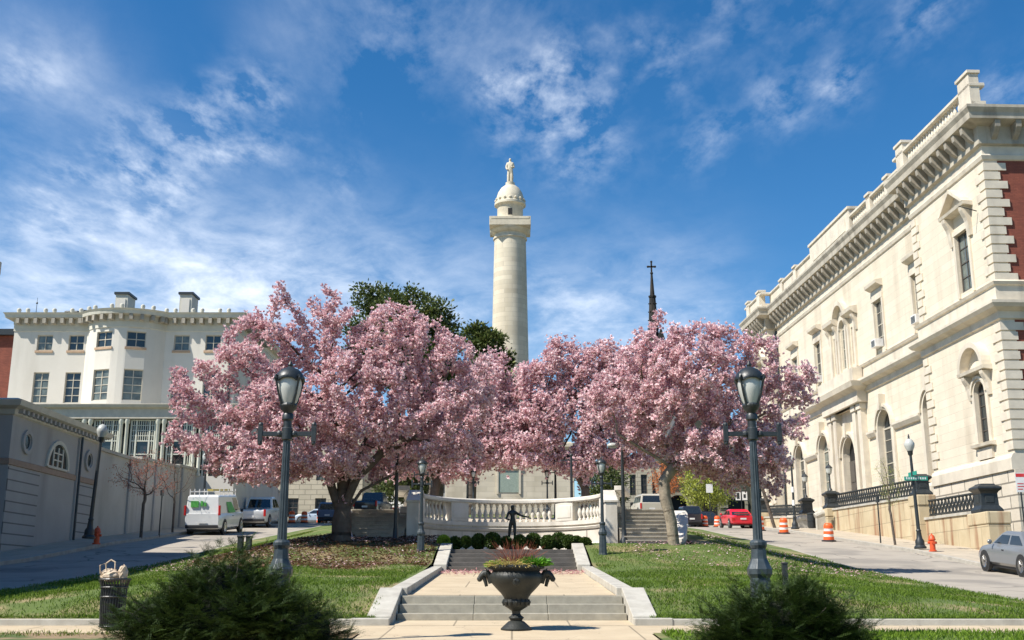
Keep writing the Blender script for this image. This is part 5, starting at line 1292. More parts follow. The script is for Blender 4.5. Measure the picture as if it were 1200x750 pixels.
# ------------------------------------------------------------------ vehicles (local: +y is the front, origin on the road under the middle)
def paint(name, c, coat=.6): return mat(name, c, .28, col2=tuple(v * .93 for v in c), nscale=2, coat=coat)
def vehicle(name, lab, cat, x, y, rotz, m, L_, W_, H_, belt, hood, cab, kind, zoff=0, pitch=None, group=None):
    """cab = (rear bottom, front bottom, rear top, front top) as y positions"""
    t = thing(name, lab, cat, (x, y, zoff + (zroad(x, y))), 0, group)
    if pitch is None:
        slope = (prof(y + 2) - prof(y - 2)) / 4; pitch = math.atan(slope) * math.cos(rotz)
    t.rotation_euler = (pitch, 0, rotz)
    h = L_ / 2; w = W_ / 2
    st = [(-h, .38, belt - .12, .80), (-h + .10, .30, belt - .03, .93), (-h + .5, .25, belt, .99), (-.2 * h, .24, belt, 1.0), (cab[1] - .1, .24, belt, 1.0), (cab[1] + .35, .24, hood + (belt - hood) * .5, .99), (h - .5, .25, hood - .02, .96), (h - .12, .32, hood - .16, .88), (h, .40, hood - .36, .74)]
    if kind in ('van', 'suv'): st[0] = (-h, .38, belt - .02, .93)
    rr = []
    for yy, zb, zt, k in st:
        ww = w * k; zm = zb + (zt - zb) * .55
        half = [(ww * .86, zb), (ww * .98, zb + .10), (ww, zm), (ww * .985, zt - .10), (ww * .93, zt - .01), (ww * .80, zt + .012)]
        rr.append([(a, yy, z) for a, z in half] + [(-a, yy, z) for a, z in reversed(half)])
    mb = MB(); mb.rings(rr); body = mb.build('body', m, t, smooth=True, bevel=.012)
    rb, fb, rt, ft = cab; wb, wt = w * .93, w * (.80 if kind not in ('van',) else .86)
    zt = H_
    mb = MB(); mb.rings([[(-wb, rb, belt - .04), (wb, rb, belt - .04), (wb, fb, belt - .04), (-wb, fb, belt - .04)],
                         [(-wt, rt, zt - .08), (wt, rt, zt - .08), (wt, ft, zt - .08), (-wt, ft, zt - .08)],
                         [(-wt + .10, rt + .12, zt), (wt - .10, rt + .12, zt), (wt - .10, ft - .14, zt), (-wt + .10, ft - .14, zt)]])
    mb.build('cabin', m, t, bevel=.04)
    zb_, zh = belt - .02, zt - .10
    def panel(A, B, C_, D, s0, s1, t0, t1, nm='window', mm='carglass', off=.008):
        A, B, C_, D = map(Vector, (A, B, C_, D)); nrm = (B - A).cross(D - A).normalized()
        P = lambda s_, u: (A.lerp(B, s_)).lerp(D.lerp(C_, s_), u)
        c0 = (A + B + C_ + D) / 4
        if nrm.dot(Vector((c0.x, c0.y, 0)).normalized()) < 0: nrm = -nrm
        q = [P(s0, t0), P(s1, t0), P(s1, t1), P(s0, t1)]
        mb = MB(); mb.rings([[v - nrm * .01 for v in q], [v + nrm * off for v in q]]); return mb.build(nm, M[mm], t)
    sides = []
    if kind != 'van': panel((-wb, rb, zb_), (wb, rb, zb_), (wt, rt, zh), (-wt, rt, zh), .08, .92, .12, .92, 'rear_window')
    panel((-wb, fb, zb_), (wb, fb, zb_), (wt, ft, zh), (-wt, ft, zh), .05, .95, .08, .94, 'windshield')
    cuts = {'sedan': ((.07, .44), (.50, .92)), 'suv': ((.05, .30), (.34, .62), (.66, .94)), 'van': ((.72, .95),), 'pickup': ((.08, .40), (.46, .92))}[kind]
    for sg in (-1, 1):
        for a, b in cuts: panel((sg * wb, rb, zb_), (sg * wb, fb, zb_), (sg * wt, ft, zh), (sg * wt, rt, zh), a, b, .14, .90, 'side_window')
    wr = .33 if kind == 'sedan' else .37
    for sg in (-1, 1):
        for yy in (-h * .62, h * .62):
            mb = MB(); mb.rings([[(sg * (w + .004), yy + (wr + .07) * math.cos(a), wr + (wr + .07) * math.sin(a)) for a in (2 * math.pi * k / 24 for k in range(24))], [(sg * (w - .12), yy + (wr + .07) * math.cos(a), wr + (wr + .07) * math.sin(a)) for a in (2 * math.pi * k / 24 for k in range(24))]])
            ar = mb.build('wheel_arch', M['black_plastic'], t)
            mb = MB(); mb.rings([[(sg * (w + o), yy + r * math.cos(a), wr + r * math.sin(a)) for a in (2 * math.pi * k / 28 for k in range(28))] for o, r in ((-.18, wr), (.006, wr), (.022, wr - .04), (.012, wr * .66))]); wh = mb.build('tyre', M['rubber'], t, smooth=True)
            mb = MB(); mb.rings([[(sg * (w + o), yy + r * math.cos(a), wr + r * math.sin(a)) for a in (2 * math.pi * k / 28 for k in range(28))] for o, r in ((.010, wr * .68), (.022, wr * .68), (.014, wr * .58))]); 
            for k in range(7):
                a = 2 * math.pi * k / 7; mb.bar((sg * (w + .018), yy, wr), (sg * (w + .018), yy + wr * .6 * math.cos(a), wr + wr * .6 * math.sin(a)), .05, .012, up=(1, 0, 0))
            mb.build('rim', M['chrome'], wh)
    for sg in (-1, 1):
        lz = (belt - .42, belt - .18) if kind in ('sedan',) else (belt - .45, belt - .02)
        if kind == 'van': lz = (belt - .10, belt + .42)
        mb = MB(); mb.box(*sorted((sg * w * .72, sg * w * .96)) if kind == 'sedan' else sorted((sg * w * .84, sg * w * .97)), -h - .02, -h + .12, *lz)
        if kind == 'van': mb = MB(); mb.box(*sorted((sg * (w * .90), sg * (w * .995))), -h - .02, -h + .16, *lz)
        mb.build('taillight', M['red_lens'], t, bevel=.01)
        mb = MB(); mb.box(*sorted((sg * w * .5, sg * w * .82)), h - .22, h - .03, hood - .34, hood - .2); mb.build('headlight', M['clear_lens'], t, bevel=.02)
        mb = MB(); mb.ball((sg * (w + .10), fb - .35, belt + .08), .11, 8, 6, .8, .5, .8); mb.build('mirror', M['black_plastic'] if kind != 'sedan' else m, t, smooth=True)
        mb = MB(); mb.box(*sorted((sg * (w - .02), sg * (w + .006))), -.15, .0, belt - .2, belt - .16); mb.build('door_handle', M['black_plastic'], t)
    mb = MB(); mb.box(-w * .9, w * .9, -h - .05, -h + .15, .34, .52); mb.build('rear_bumper', M['black_plastic'] if kind != 'sedan' else m, t, bevel=.03)
    mb = MB(); mb.box(-.22, .22, -h - .062, -h - .04, .60 if kind != 'sedan' else .62, .74); mb.build('number_plate', M['sign_white'], t)
    mb = MB(); mb.box(-w * .8, w * .8, h - .12, h - .01, .36, .50); mb.build('grille', M['black_plastic'], t, bevel=.02)
    mb = MB(); mb.box(-w * .85, w * .85, -h + .3, h - .3, .16, .30); mb.build('underbody', M['black_plastic'], t)
    return t
white = paint('white_car_paint', (.72, .72, .70)); silver = paint('silver_car_paint', (.17, .18, .19)); red = paint('red_car_paint', (.60, .012, .03))
beige = paint('beige_car_paint', (.50, .46, .38)); black = paint('black_car_paint', (.018, .018, .022)); navy = paint('dark_blue_car_paint', (.015, .018, .028)); dblue = paint('blue_suv_paint', (.10, .15, .24))
g3 = None
vehicle('silver_sedan', 'silver sedan parked facing left and cut by the right edge of the photo', 'car', 18.2, 43.2 - 4.2 + .8, R(0), silver, 4.7, 1.8, 1.46, .98, .88, (-1.75, 1.05, -1.15, .25), 'sedan', .05)
van = vehicle('white_van', 'white work van with green lettering and a roof rack by the garden wall', 'van', -16.55, 62.5, R(-1), white, 5.4, 1.95, 2.1, 1.12, 1.08, (-2.66, 1.75, -2.55, 1.05), 'van', .03)
mb = MB()
for x in (-.8, .8): mb.bar((x, -2.3, 2.28), (x, .9, 2.28), .05)
for y in (-2.3, -1.5, -.6, .3, .9): mb.bar((-.8, y, 2.27), (.8, y, 2.27), .045); mb.bar((-.8, y, 2.05), (-.8, y, 2.42), .04); mb.bar((.8, y, 2.05), (.8, y, 2.42), .04)
mb.build('roof_rack', M['reflect_white'], van)
mb = MB(); mb.bar((.3, -2.4, 2.36), (.3, 1.0, 2.36), .3, .10); mb.build('rack_load', mat('yellow_ladder', (.65, .5, .12), .6), van)
grn = mat('green_vinyl', (.10, .42, .08), .5)
mb = MB(); mb.box(-.62, -.22, -2.69, -2.60, 1.45, 1.78); mb.box(-.1, .02, -2.69, -2.60, 1.5, 1.78); mb.box(.08, .2, -2.69, -2.60, 1.5, 1.7); mb.build('green_logo', grn, van)
mb = MB(); mb.hexa([(.895 + .06, -.9, 1.12), (.90 + .06, .5, 1.12), (.90 + .06, .5, 1.13), (.89 + .06, -.9, 1.13), (.845 + .03, -1.2, 1.7), (.845 + .03, -.2, 1.7), (.84 + .03, -.2, 1.71), (.84 + .03, -1.2, 1.71)]); mb.build('green_swoosh', grn, van)
pk = vehicle('white_pickup', 'white pickup truck parked just ahead of the work van', 'pickup', -16.5, 73.5, R(-1), white, 5.6, 1.95, 1.88, 1.12, 1.08, (-.7, 1.45, -.4, .6), 'pickup', .03)
mb = MB(); mb.box(-.78, .78, -2.6, -.8, 1.10, 1.145); mb.build('bed', M['black_plastic'], pk)
rc = vehicle('red_coupe', 'bright red car parked by the right kerb under the slim tree', 'car', 16.95, 84.5, R(2), red, 4.5, 1.75, 1.38, .94, .86, (-1.7, 1.1, -1.0, .1), 'sedan', .02)
mb = MB(); mb.box(-.6, .6, -2.28, -2.1, 1.05, 1.09); mb.build('spoiler', red, rc)
vehicle('beige_suv', 'beige utility vehicle at the top of the right stone stairs', 'car', 10.6, 88.0, R(4), beige, 4.8, 1.9, 1.82, 1.12, 1.06, (-2.32, 1.2, -2.1, .5), 'suv', .66, pitch=.03)
vehicle('dark_suv', 'dark blue utility vehicle with lit red taillights beside the curved parapet', 'car', 15.6, 99.0, R(0), navy, 4.6, 1.85, 1.75, 1.08, 1.0, (-2.2, 1.1, -2.0, .4), 'suv', .03)
vehicle('black_car', 'black car crossing at the far end of the right street', 'car', 18.6, 109.0, R(75), black, 4.6, 1.8, 1.5, 1.0, .92, (-1.6, 1.0, -1.1, .2), 'sedan', .03)
dp = vehicle('dark_pickup', 'dark pickup truck standing above the left stone stairs', 'pickup', -10.9, 88.0, R(-8), black, 5.4, 1.95, 1.85, 1.12, 1.08, (-.7, 1.4, -.4, .6), 'pickup', .60, pitch=.03)
mb = MB(); mb.box(-.78, .78, -2.5, -.8, 1.10, 1.145); mb.build('bed', M['black_plastic'], dp)
vehicle('blue_suv', 'blue utility vehicle left of the big left tree trunk', 'car', -15.6, 97.0, R(-2), dblue, 4.6, 1.85, 1.75, 1.08, 1.0, (-2.2, 1.1, -2.0, .4), 'suv', .03)
vehicle('parked_car', 'pale blue car seen side-on beyond the left street barrels', 'car', -19.6, 112.0, R(85), paint('pale_blue_car_paint', (.35, .42, .5)), 4.5, 1.75, 1.45, .95, .9, (-1.6, 1.0, -1.0, .2), 'sedan', .03)
vehicle('white_box_van', 'white van half hidden between the dark pickup and the left scroll pier', 'van', -11.0, 104.0, R(80), white, 5.4, 1.95, 2.3, 1.2, 1.1, (-2.66, 1.75, -2.55, 1.05), 'van', .3)
# ------------------------------------------------------------------ vegetation
def color_mesh(name, verts, faces_n, col, m, parent=None, k=4):
    """verts (N*k,3) as N separate k-gons with per-vertex colours"""
    me = bpy.data.meshes.new(name); nv = len(verts); nf = nv // k
    me.vertices.add(nv); me.vertices.foreach_set('co', np.asarray(verts, dtype=np.float32).ravel())
    me.loops.add(nv); me.loops.foreach_set('vertex_index', np.arange(nv, dtype=np.int32))
    me.polygons.add(nf); me.polygons.foreach_set('loop_start', np.arange(0, nv, k, dtype=np.int32)); me.polygons.foreach_set('loop_total', np.full(nf, k, dtype=np.int32))
    ca = me.color_attributes.new('Col', 'FLOAT_COLOR', 'POINT')
    c4 = np.ones((nv, 4), dtype=np.float32); c4[:, :3] = col; ca.data.foreach_set('color', c4.ravel())
    me.update(calc_edges=True); me.materials.append(m)
    o = bpy.data.objects.new(name, me); C.objects.link(o)
    if parent: o.parent = parent
    return o
def unit(v): return v / np.maximum(np.linalg.norm(v, axis=-1, keepdims=True), 1e-9)
def blades(base, axis, side, length, width, c0, c1, rng):
    """diamond-shaped petals/leaves: base, left, tip, right"""
    n = len(base); l = length[:, None]; w = width[:, None]
    mid = base + axis * l * .55
    V = np.stack([base, mid - side * w * .5, base + axis * l, mid + side * w * .5], 1).reshape(-1, 3)
    cm = (c0 + c1) / 2
    Cc = np.stack([c0, cm, c1, cm], 1).reshape(-1, 3)
    return V, Cc
def sample_env(env, n, rng, shell=.5):
    """env: ellipsoids (x,y,z,rx,ry,rz[,weight])"""
    vol = np.array([e[3] * e[4] * e[5] for e in env]); p = vol ** .75; p = p / p.sum()
    k = rng.choice(len(env), n, p=p); E = np.array([e[:6] for e in env])[k]
    d = unit(rng.normal(size=(n, 3))); r = rng.random(n) ** (1 / 3 * (1 - shell) + .12 * shell)
    return E[:, :3] + d * r[:, None] * E[:, 3:6]
def colonize(trunk, env, n_att, rng, step=.32, kill=.6, infl=3.0, iters=90, shell=.4, up=.12):
    A = sample_env(env, n_att, rng, shell)
    nodes = [np.array(p, float) for p in trunk[0]]; par = [-1] + list(range(len(trunk[0]) - 1))
    for fork in trunk[1:]:         # (parent index, [points])
        pi = fork[0]
        for q in fork[1]: nodes.append(np.array(q, float)); par.append(pi); pi = len(nodes) - 1
    P = np.array(nodes)
    D = np.full(len(A), 1e9); I = np.zeros(len(A), int)
    def upd(start):
        nonlocal D, I
        Q = P[start:]
        if len(Q) == 0: return
        d = np.linalg.norm(A[:, None, :] - Q[None], axis=2); j = d.argmin(1); dm = d[np.arange(len(A)), j]
        b = dm < D; D[b] = dm[b]; I[b] = j[b] + start
    upd(0); par = list(par)
    for it in range(iters):
        live = D < (infl if it > 6 else 99)
        if it < 25: live = D < 99
        if not live.any(): break
        dirs = unit(A[live] - P[I[live]]); acc = np.zeros_like(P); np.add.at(acc, I[live], dirs)
        cnt = np.zeros(len(P)); np.add.at(cnt, I[live], 1)
        g = np.where(cnt > 0)[0]
        nd = unit(unit(acc[g]) + rng.normal(size=(len(g), 3)) * .16 + np.array([0, 0, up]))
        newp = P[g] + nd * step
        start = len(P); P = np.vstack([P, newp]); par += list(g)
        upd(start)
        keep = D > kill; A = A[keep]; D = D[keep]; I = I[keep]
        if len(A) == 0 or len(P) > 9000: break
    return P, np.array(par)
def tree_mesh(P, par, r_tip, r_base, m, parent, name, pw=2.3, seg=6, rmin=.0):
    n = len(P); cnt = np.zeros(n); kidc = np.zeros(n, int)
    for i in range(n):
        if par[i] >= 0: kidc[par[i]] += 1
    cnt[kidc == 0] = 1
    for i in range(n - 1, 0, -1):
        if par[i] >= 0: cnt[par[i]] += cnt[i]
    r = r_tip * np.power(np.maximum(cnt, 1), 1 / pw); r = np.minimum(r, r_base) if r.max() > r_base else r * 1.0
    r = r * (r_base / max(r[0], 1e-6)) ** (np.log(np.maximum(cnt, 1)) / max(np.log(cnt[0]), 1e-6))
    i = np.where((par >= 0))[0]; a = P[par[i]]; b = P[i]; ra = np.minimum(r[par[i]], r[i] * 1.6); rb = r[i]
    d = unit(b - a); ref = np.where(np.abs(d[:, 2:3]) < .9, np.array([[0, 0, 1.]]), np.array([[1., 0, 0]])); u = unit(np.cross(d, ref)); w = np.cross(d, u)
    a = a - d * ra[:, None] * .3
    ang = np.arange(seg) * 2 * np.pi / seg
    ring = lambda c, rr: c[:, None, :] + (u[:, None, :] * np.cos(ang)[None, :, None] + w[:, None, :] * np.sin(ang)[None, :, None]) * rr[:, None, None]
    V = np.concatenate([ring(a, ra), ring(b, rb)], 1).reshape(-1, 3); N_ = len(i)
    base = np.arange(N_)[:, None] * 2 * seg; k = np.arange(seg)[None]; k2 = (k + 1) % seg
    F = np.stack([base + k, base + k2, base + seg + k2, base + seg + k], 2).reshape(-1, 4)
    me = bpy.data.meshes.new(name); me.from_pydata(V.tolist(), [], F.tolist()); me.update(); me.materials.append(m)
    me.polygons.foreach_set('use_smooth', [True] * len(me.polygons))
    o = bpy.data.objects.new(name, me); C.objects.link(o); o.parent = parent
    return o, r, kidc
def lin(*c): return np.array(srgb(*c))
def flowers(P, r, rmax, n, rng, parent, center, spread=.16, size=.135, name='blossom', pal=None, pet=6, up=.55):
    cand = np.where(r < rmax)[0]
    k = rng.choice(cand, n); pos = P[k] + rng.normal(size=(n, 3)) * spread
    ax = unit(unit(pos - center) * .45 + np.array([0, 0, up]) + rng.normal(size=(n, 3)) * .55)
    ref = unit(rng.normal(size=(n, 3))); u = unit(np.cross(ax, ref)); w = np.cross(ax, u)
    sz = size * rng.uniform(.65, 1.25, n); op = rng.uniform(.35, 1.15, n)       # openness
    tone = np.clip(.5 + .28 * (np.sin(pos[:, 0] * 2.1 + np.sin(pos[:, 2] * 1.7) * 2) * np.sin(pos[:, 1] * 1.9 + pos[:, 2] * 2.3)) + rng.normal(size=n) * .26, 0, 1); pal = pal or PINK
    deep = pal[0][None] * (1 - tone[:, None]) + pal[1][None] * tone[:, None]
    pale = pal[2][None] * (1 - tone[:, None]) + pal[3][None] * tone[:, None]
    VV, CC = [], []
    for j in range(pet):
        a = 2 * np.pi * j / pet + rng.uniform(-.3, .3, n)
        rad = u * np.cos(a)[:, None] + w * np.sin(a)[:, None]
        o_ = op * rng.uniform(.7, 1.4, n)
        dr = unit(ax * np.cos(o_)[:, None] + rad * np.sin(o_)[:, None]); sd = unit(np.cross(dr, rad + ax * .1))
        jit = rng.uniform(.85, 1.12, (n, 1))
        v, c = blades(pos, dr, sd, sz * rng.uniform(.8, 1.15, n), sz * .52, deep * jit, pale * jit, rng); VV.append(v); CC.append(c)
    return color_mesh(name, np.concatenate(VV), None, np.concatenate(CC), M['petal'], parent)
PINK = (lin(176, 98, 120), lin(212, 150, 162), lin(246, 220, 218), lin(255, 248, 244))
def interp_path(pts, step=.32):
    out = [np.array(pts[0], float)]
    for a, b in zip(pts[:-1], pts[1:]):
        a = np.array(a, float); b = np.array(b, float); n = max(1, int(np.linalg.norm(b - a) / step))
        for i in range(1, n + 1): out.append(a + (b - a) * i / n)
    return out
def magnolia(lab, base, trunk_pts, forks, env, rb, bark, seed, n_att=2200, n_fl=24000, size=.135, kill=.55, group=None, spread=.16, step=.32, pal=None):
    rng = np.random.default_rng(seed); t = thing('magnolia_tree', lab, 'tree', base, 0, group)
    tr = [interp_path(trunk_pts, step)]
    main = tr[0]
    for frac, pts in forks:
        idx = int(frac * (len(main) - 1)); fp = interp_path([tuple(main[idx])] + pts, step)[1:]; tr.append((idx, fp))
    P, par = colonize(tr, env, n_att, rng, step=step, kill=kill)
    ob, r, kc = tree_mesh(P, par, .012, rb, bark, t, 'trunk')
    E = np.array([e[:6] for e in env]); cen = np.average(E[:, :3], axis=0, weights=E[:, 3])
    flowers(P, r, .030, n_fl, rng, t, cen, spread, size, pal=pal)
    return t
def env_px(lst, Y, base, depth=1.0):
    """(px, py, rpx, rpy[, dy, ry]) measured in the photo -> ellipsoids in metres at distance Y, relative to the tree base"""
    out = []
    for e in lst:
        px, py, rx, rz = e[:4]; dy = e[4] if len(e) > 4 else 0; yy = Y + dy
        a = (px - 600) / F_PX; b = (375 - py) / F_PX; c, s = math.cos(PITCH), math.sin(PITCH)
        d = yy / (c - b * s); k = d / F_PX
        out.append((a * d - base[0], dy, d * (b * c + s) - base[2], rx * k, (e[5] if len(e) > 5 else max(rx, rz) * k * .85), rz * k / c))
    return out
# big left magnolia
YL = 38.4
b = (-5.85, YL, zlawn(-5.85, YL) - .15)
eL = env_px([(352, 372, 8, 20), (378, 352, 7, 18), (412, 364, 7, 14), (442, 360, 7, 12), (478, 362, 7, 12), (508, 376, 7, 12), (548, 402, 7, 14), (212, 440, 8, 18), (262, 408, 8, 16), (198, 480, 12, 8), (325, 350, 12, 30, -1, .6), (312, 425, 60, 62), (388, 398, 46, 46), (458, 402, 58, 48), (520, 425, 48, 40), (545, 468, 36, 44), (238, 462, 36, 36), (222, 495, 32, 42), (270, 515, 52, 52), (340, 500, 70, 66, 0, 3.0), (430, 480, 80, 80, .5, 3.2), (510, 500, 54, 50, 0, 2.2), (395, 380, 30, 26), (470, 374, 20, 20), (300, 548, 40, 26, -1, 1.8), (465, 538, 36, 20, 1, 1.6), (375, 542, 45, 20, -1, 1.6)], YL, b)
magnolia('largest pink magnolia in full bloom with a dark forked trunk', b, [(0, 0, 0), (.0, 0, .9), (.05, 0, 1.55)],
         [(.7, [(-.55, .1, 2.4), (-1.4, .2, 3.6)]), (.85, [(-.1, .3, 2.6), (-.2, .4, 4.2), (-.5, .5, 5.6)]), (.95, [(.5, -.2, 2.3), (1.3, -.3, 3.1), (2.4, -.3, 3.7)]), (.9, [(.2, .5, 2.6), (.7, .9, 4.0)]), (.6, [(.6, .3, 1.9), (1.7, .5, 2.5)])],
         eL, .36, M['bark'], 11, 3700, 36000, .112, .46, spread=.11)
b = (5.55, 38.4, zlawn(5.55, 38.4) - .12)
eR = env_px([(745, 402, 7, 16), (776, 385, 6, 16), (812, 382, 7, 14), (850, 392, 6, 16), (882, 398, 7, 14), (906, 412, 7, 14), (948, 462, 12, 8), (940, 440, 8, 10), (793, 400, 14, 26, -1, .6), (830, 400, 26, 26), (760, 425, 42, 32), (725, 465, 40, 44), (800, 455, 62, 52, 0, 3), (880, 425, 34, 32), (925, 450, 34, 24), (930, 470, 26, 18), (870, 480, 52, 52), (765, 500, 48, 36, .5, 2.2), (840, 530, 58, 40, 0, 2.6), (900, 545, 26, 40), (905, 510, 34, 36), (860, 560, 36, 20)], 38.8, b)
magnolia('pink magnolia with a pale leaning twisted trunk beside the right stone stairs', b, [(0, 0, 0), (-.08, 0, .9), (-.26, 0, 1.7), (-.28, 0, 2.3), (.05, .0, 2.75), (.5, .05, 3.1), (.8, .05, 3.7)],
         [(.75, [(.0, .3, 3.4), (-.6, .4, 4.4), (-.8, .5, 5.4)]), (.85, [(1.2, .1, 3.9), (2.2, .2, 4.4)]), (.95, [(.6, .2, 4.6), (.5, .4, 5.6)]), (.7, [(-.9, -.2, 3.3), (-1.9, -.3, 3.9)])],
         eR, .21, M['bark_pale'], 12, 2600, 22500, .112, .48, spread=.11)
b = (3.6, 56.0, zlawn(3.6, 56) - .1)
eM = env_px([(655, 430, 28, 28), (625, 450, 24, 26), (690, 460, 40, 40), (640, 490, 44, 44), (700, 510, 40, 36), (620, 525, 40, 26), (680, 540, 34, 18), (740, 530, 34, 26), (700, 428, 36, 28), (712, 475, 44, 46), (745, 430, 24, 26)], 56, b)
magnolia('smaller pink magnolia behind the right end of the balustrade', b, [(0, 0, 0), (.1, 0, 1.2), (.1, 0, 2.2)], [(.9, [(-.8, 0, 3.2), (-1.8, 0, 4)]), (.9, [(.5, .2, 3.4)])], eM, .24, M['bark'], 13, 2300, 21000, .15, .6, spread=.2, step=.4)
b = (-3.9, 57.0, zlawn(-3.9, 57) - .1)
eN = env_px([(572, 465, 30, 50), (520, 500, 46, 40), (585, 505, 30, 46), (540, 540, 40, 24), (480, 530, 40, 30)], 57, b)
magnolia('pink magnolia half hidden by the largest one, behind the balustrade', b, [(0, 0, 0), (-.1, 0, 1.3), (.1, 0, 2.4)], [(.9, [(.7, 0, 3.4), (1.4, 0, 4)]), (.9, [(-.7, .2, 3.4)])], eN, .26, M['bark'], 14, 1700, 14000, .15, .6, spread=.2, step=.4)

# dark evergreens behind
def evergreen(lab, base, trunk_pts, forks, env, seed, n_att, n_lf, rb=.5, size=.30, cols=((40, 54, 24), (84, 98, 46), (140, 146, 88)), name='evergreen_tree', spread=.34, step=.6, kill=1.1, tr_m='bark', rmax=.06):
    rng = np.random.default_rng(seed); t = thing(name, lab, 'tree', base)
    tr = [interp_path(trunk_pts, step)]; main = tr[0]
    for frac, pts in forks:
        idx = int(frac * (len(main) - 1)); tr.append((idx, interp_path([tuple(main[idx])] + pts, step)[1:]))
    P, par = colonize(tr, env, n_att, rng, step=step, kill=kill, infl=5)
    ob, r, kc = tree_mesh(P, par, .018, rb, M[tr_m], t, 'trunk')
    cand = np.where(r < rmax)[0]; k = rng.choice(cand, n_lf); pos = P[k] + rng.normal(size=(n_lf, 3)) * spread * np.array([1, 1, .7])
    E = np.array([e[:6] for e in env]); cen = np.average(E[:, :3], axis=0, weights=E[:, 3])
    ax = unit(unit(pos - P[k]) + rng.normal(size=(n_lf, 3)) * .5 + np.array([0, 0, .2])); sd = unit(np.cross(ax, unit(rng.normal(size=(n_lf, 3)) + np.array([0, 0, 1.2]))))
    tone = rng.random((n_lf, 1)); c = [lin(*q) for q in cols]
    c0 = c[0] * (1 - tone) + c[1] * tone; c1 = np.where(rng.random((n_lf, 1)) < .25, c[2], c[1]) * (.7 + .5 * tone)
    ln = size * rng.uniform(.6, 1.2, n_lf); v, cc = blades(pos, ax, sd, ln, ln * .48, c0, c1, rng)
    color_mesh('leaves', v, None, cc, M['leaf'], t)
    return t
b = (-5.1, 74.0, zlawn(-5.1, 74) - .1)
eE = env_px([(430, 338, 18, 12), (428, 355, 22, 18), (465, 350, 30, 20), (505, 362, 28, 20), (520, 385, 18, 18), (470, 385, 55, 30), (440, 410, 40, 40), (530, 400, 10, 12), (495, 430, 50, 50)], 74, b)
evergreen('dark broad evergreen rising behind the top of the largest pink magnolia', b, [(0, 0, 0), (.1, 0, 3), (-.3, 0, 6)], [(.95, [(-1.5, 0, 9), (-2.5, 0, 12)]), (.9, [(.3, 0, 9), (.2, 0, 12)])], eE, 21, 1500, 36000, .55)
b = (-2.6, 70.0, zlawn(-2.6, 70) - .1)
eF = env_px([(560, 385, 16, 16), (572, 405, 26, 24), (590, 420, 16, 14), (575, 440, 30, 24), (592, 455, 14, 18), (565, 470, 30, 30), (548, 400, 10, 16)], 70, b)
evergreen('dark narrow evergreen just left of the monument shaft', b, [(0, 0, 0), (.1, 0, 4), (.6, 0, 8)], [(.95, [(1.0, 0, 11)])], eF, 22, 800, 15000, .35, spread=.30)

# leafy / bare trees along the streets
def small_tree(lab, base, h, env, seed, rb, n_att, n_lf, cols, size, step=.22, kill=.32, name='street_tree', bark='bark', lean=(0, 0), rmax=.02, spread=.1, forks=None, tip=.006):
    rng = np.random.default_rng(seed); t = thing(name, lab, 'tree', base)
    P, par = colonize([interp_path([(0, 0, 0), (lean[0] * .5, lean[1] * .5, h * .5), (lean[0], lean[1], h)], step)] + (forks or []), env, n_att, rng, step=step, kill=kill, infl=2.5, up=.2, shell=.3)
    ob, r, kc = tree_mesh(P, par, tip, rb, M[bark], t, 'trunk')
    if n_lf:
        cand = np.where(r < rmax)[0]; k = rng.choice(cand, n_lf); pos = P[k] + rng.normal(size=(n_lf, 3)) * spread
        ax = unit(rng.normal(size=(n_lf, 3)) + np.array([0, 0, .3])); sd = unit(np.cross(ax, rng.normal(size=(n_lf, 3))))
        tone = rng.random((n_lf, 1)); c0 = lin(*cols[0]) * (1 - tone) + lin(*cols[1]) * tone; ln = size * rng.uniform(.6, 1.2, n_lf)
        v, cc = blades(pos, ax, sd, ln, ln * .5, c0, c0 * 1.15, rng); color_mesh('leaves', v, None, cc, M['leaf'], t)
    return t
z = zroad(-17.9, 53.5) + .13
small_tree('small reddish budding street tree between the left hydrant and the white van', (-17.75, 53.6, z), 1.6, [(.0, 0, 3.0, 1.5, 1.4, 1.1), (-1.1, 0, 2.9, .8, .8, .6), (.9, 0, 2.6, .8, .8, .6), (0, 0, 3.7, .8, .8, .6)], 31, .075, 520, 2600, ((150, 70, 45), (190, 110, 75)), .06)
small_tree('small leafless street tree behind the reddish sapling', (-18.2, 60.0, zroad(-18, 60) + .13), 1.6, [(0, 0, 3.2, 1.3, 1.2, 1.4)], 32, .06, 300, 400, ((120, 80, 60), (150, 100, 75)), .05)
small_tree('slim green-budding street tree in front of the middle stretch of black railing', (18.5, 54.2, zroad(18.5, 54) + .13), 1.5, [(.0, 0, 2.9, .7, .7, 1.2), (-.3, 0, 3.6, .5, .5, .7)], 33, .06, 320, 1300, ((120, 130, 50), (160, 165, 80)), .05, lean=(-.1, 0))
small_tree('slim pink-flowering street tree with a leaning trunk over the red car', (18.6, 79.2, zroad(18.5, 79) + .13), 2.9, [(-.9, 0, 5.0, 1.3, 1.3, 1.3), (.2, 0, 4.9, .9, .9, .9), (-1.6, 0, 4.4, .9, .9, .8)], 34, .12, 480, 5200, ((176, 92, 124), (240, 196, 204)), .14, lean=(-.75, 0), rmax=.03, spread=.16, step=.3, kill=.42)
small_tree('yellow-green weeping tree at the far end of the right street', (19.4, 112, 5.8), 2.2, [(0, 0, 4.6, 2.6, 2.4, 2.3), (.5, 0, 3.4, 2.8, 2.4, 1.6)], 35, .2, 520, 7000, ((120, 128, 38), (170, 176, 80)), .24, step=.4, kill=.6, rmax=.05, spread=.34)
small_tree('orange-budding tree at the far end of the right street, left of the weeping one', (16.6, 118, 6.2), 2.6, [(0, 0, 5.2, 2.0, 2.0, 1.8)], 36, .16, 320, 2600, ((170, 90, 40), (205, 130, 70)), .18, step=.4, kill=.6, rmax=.04, spread=.25)
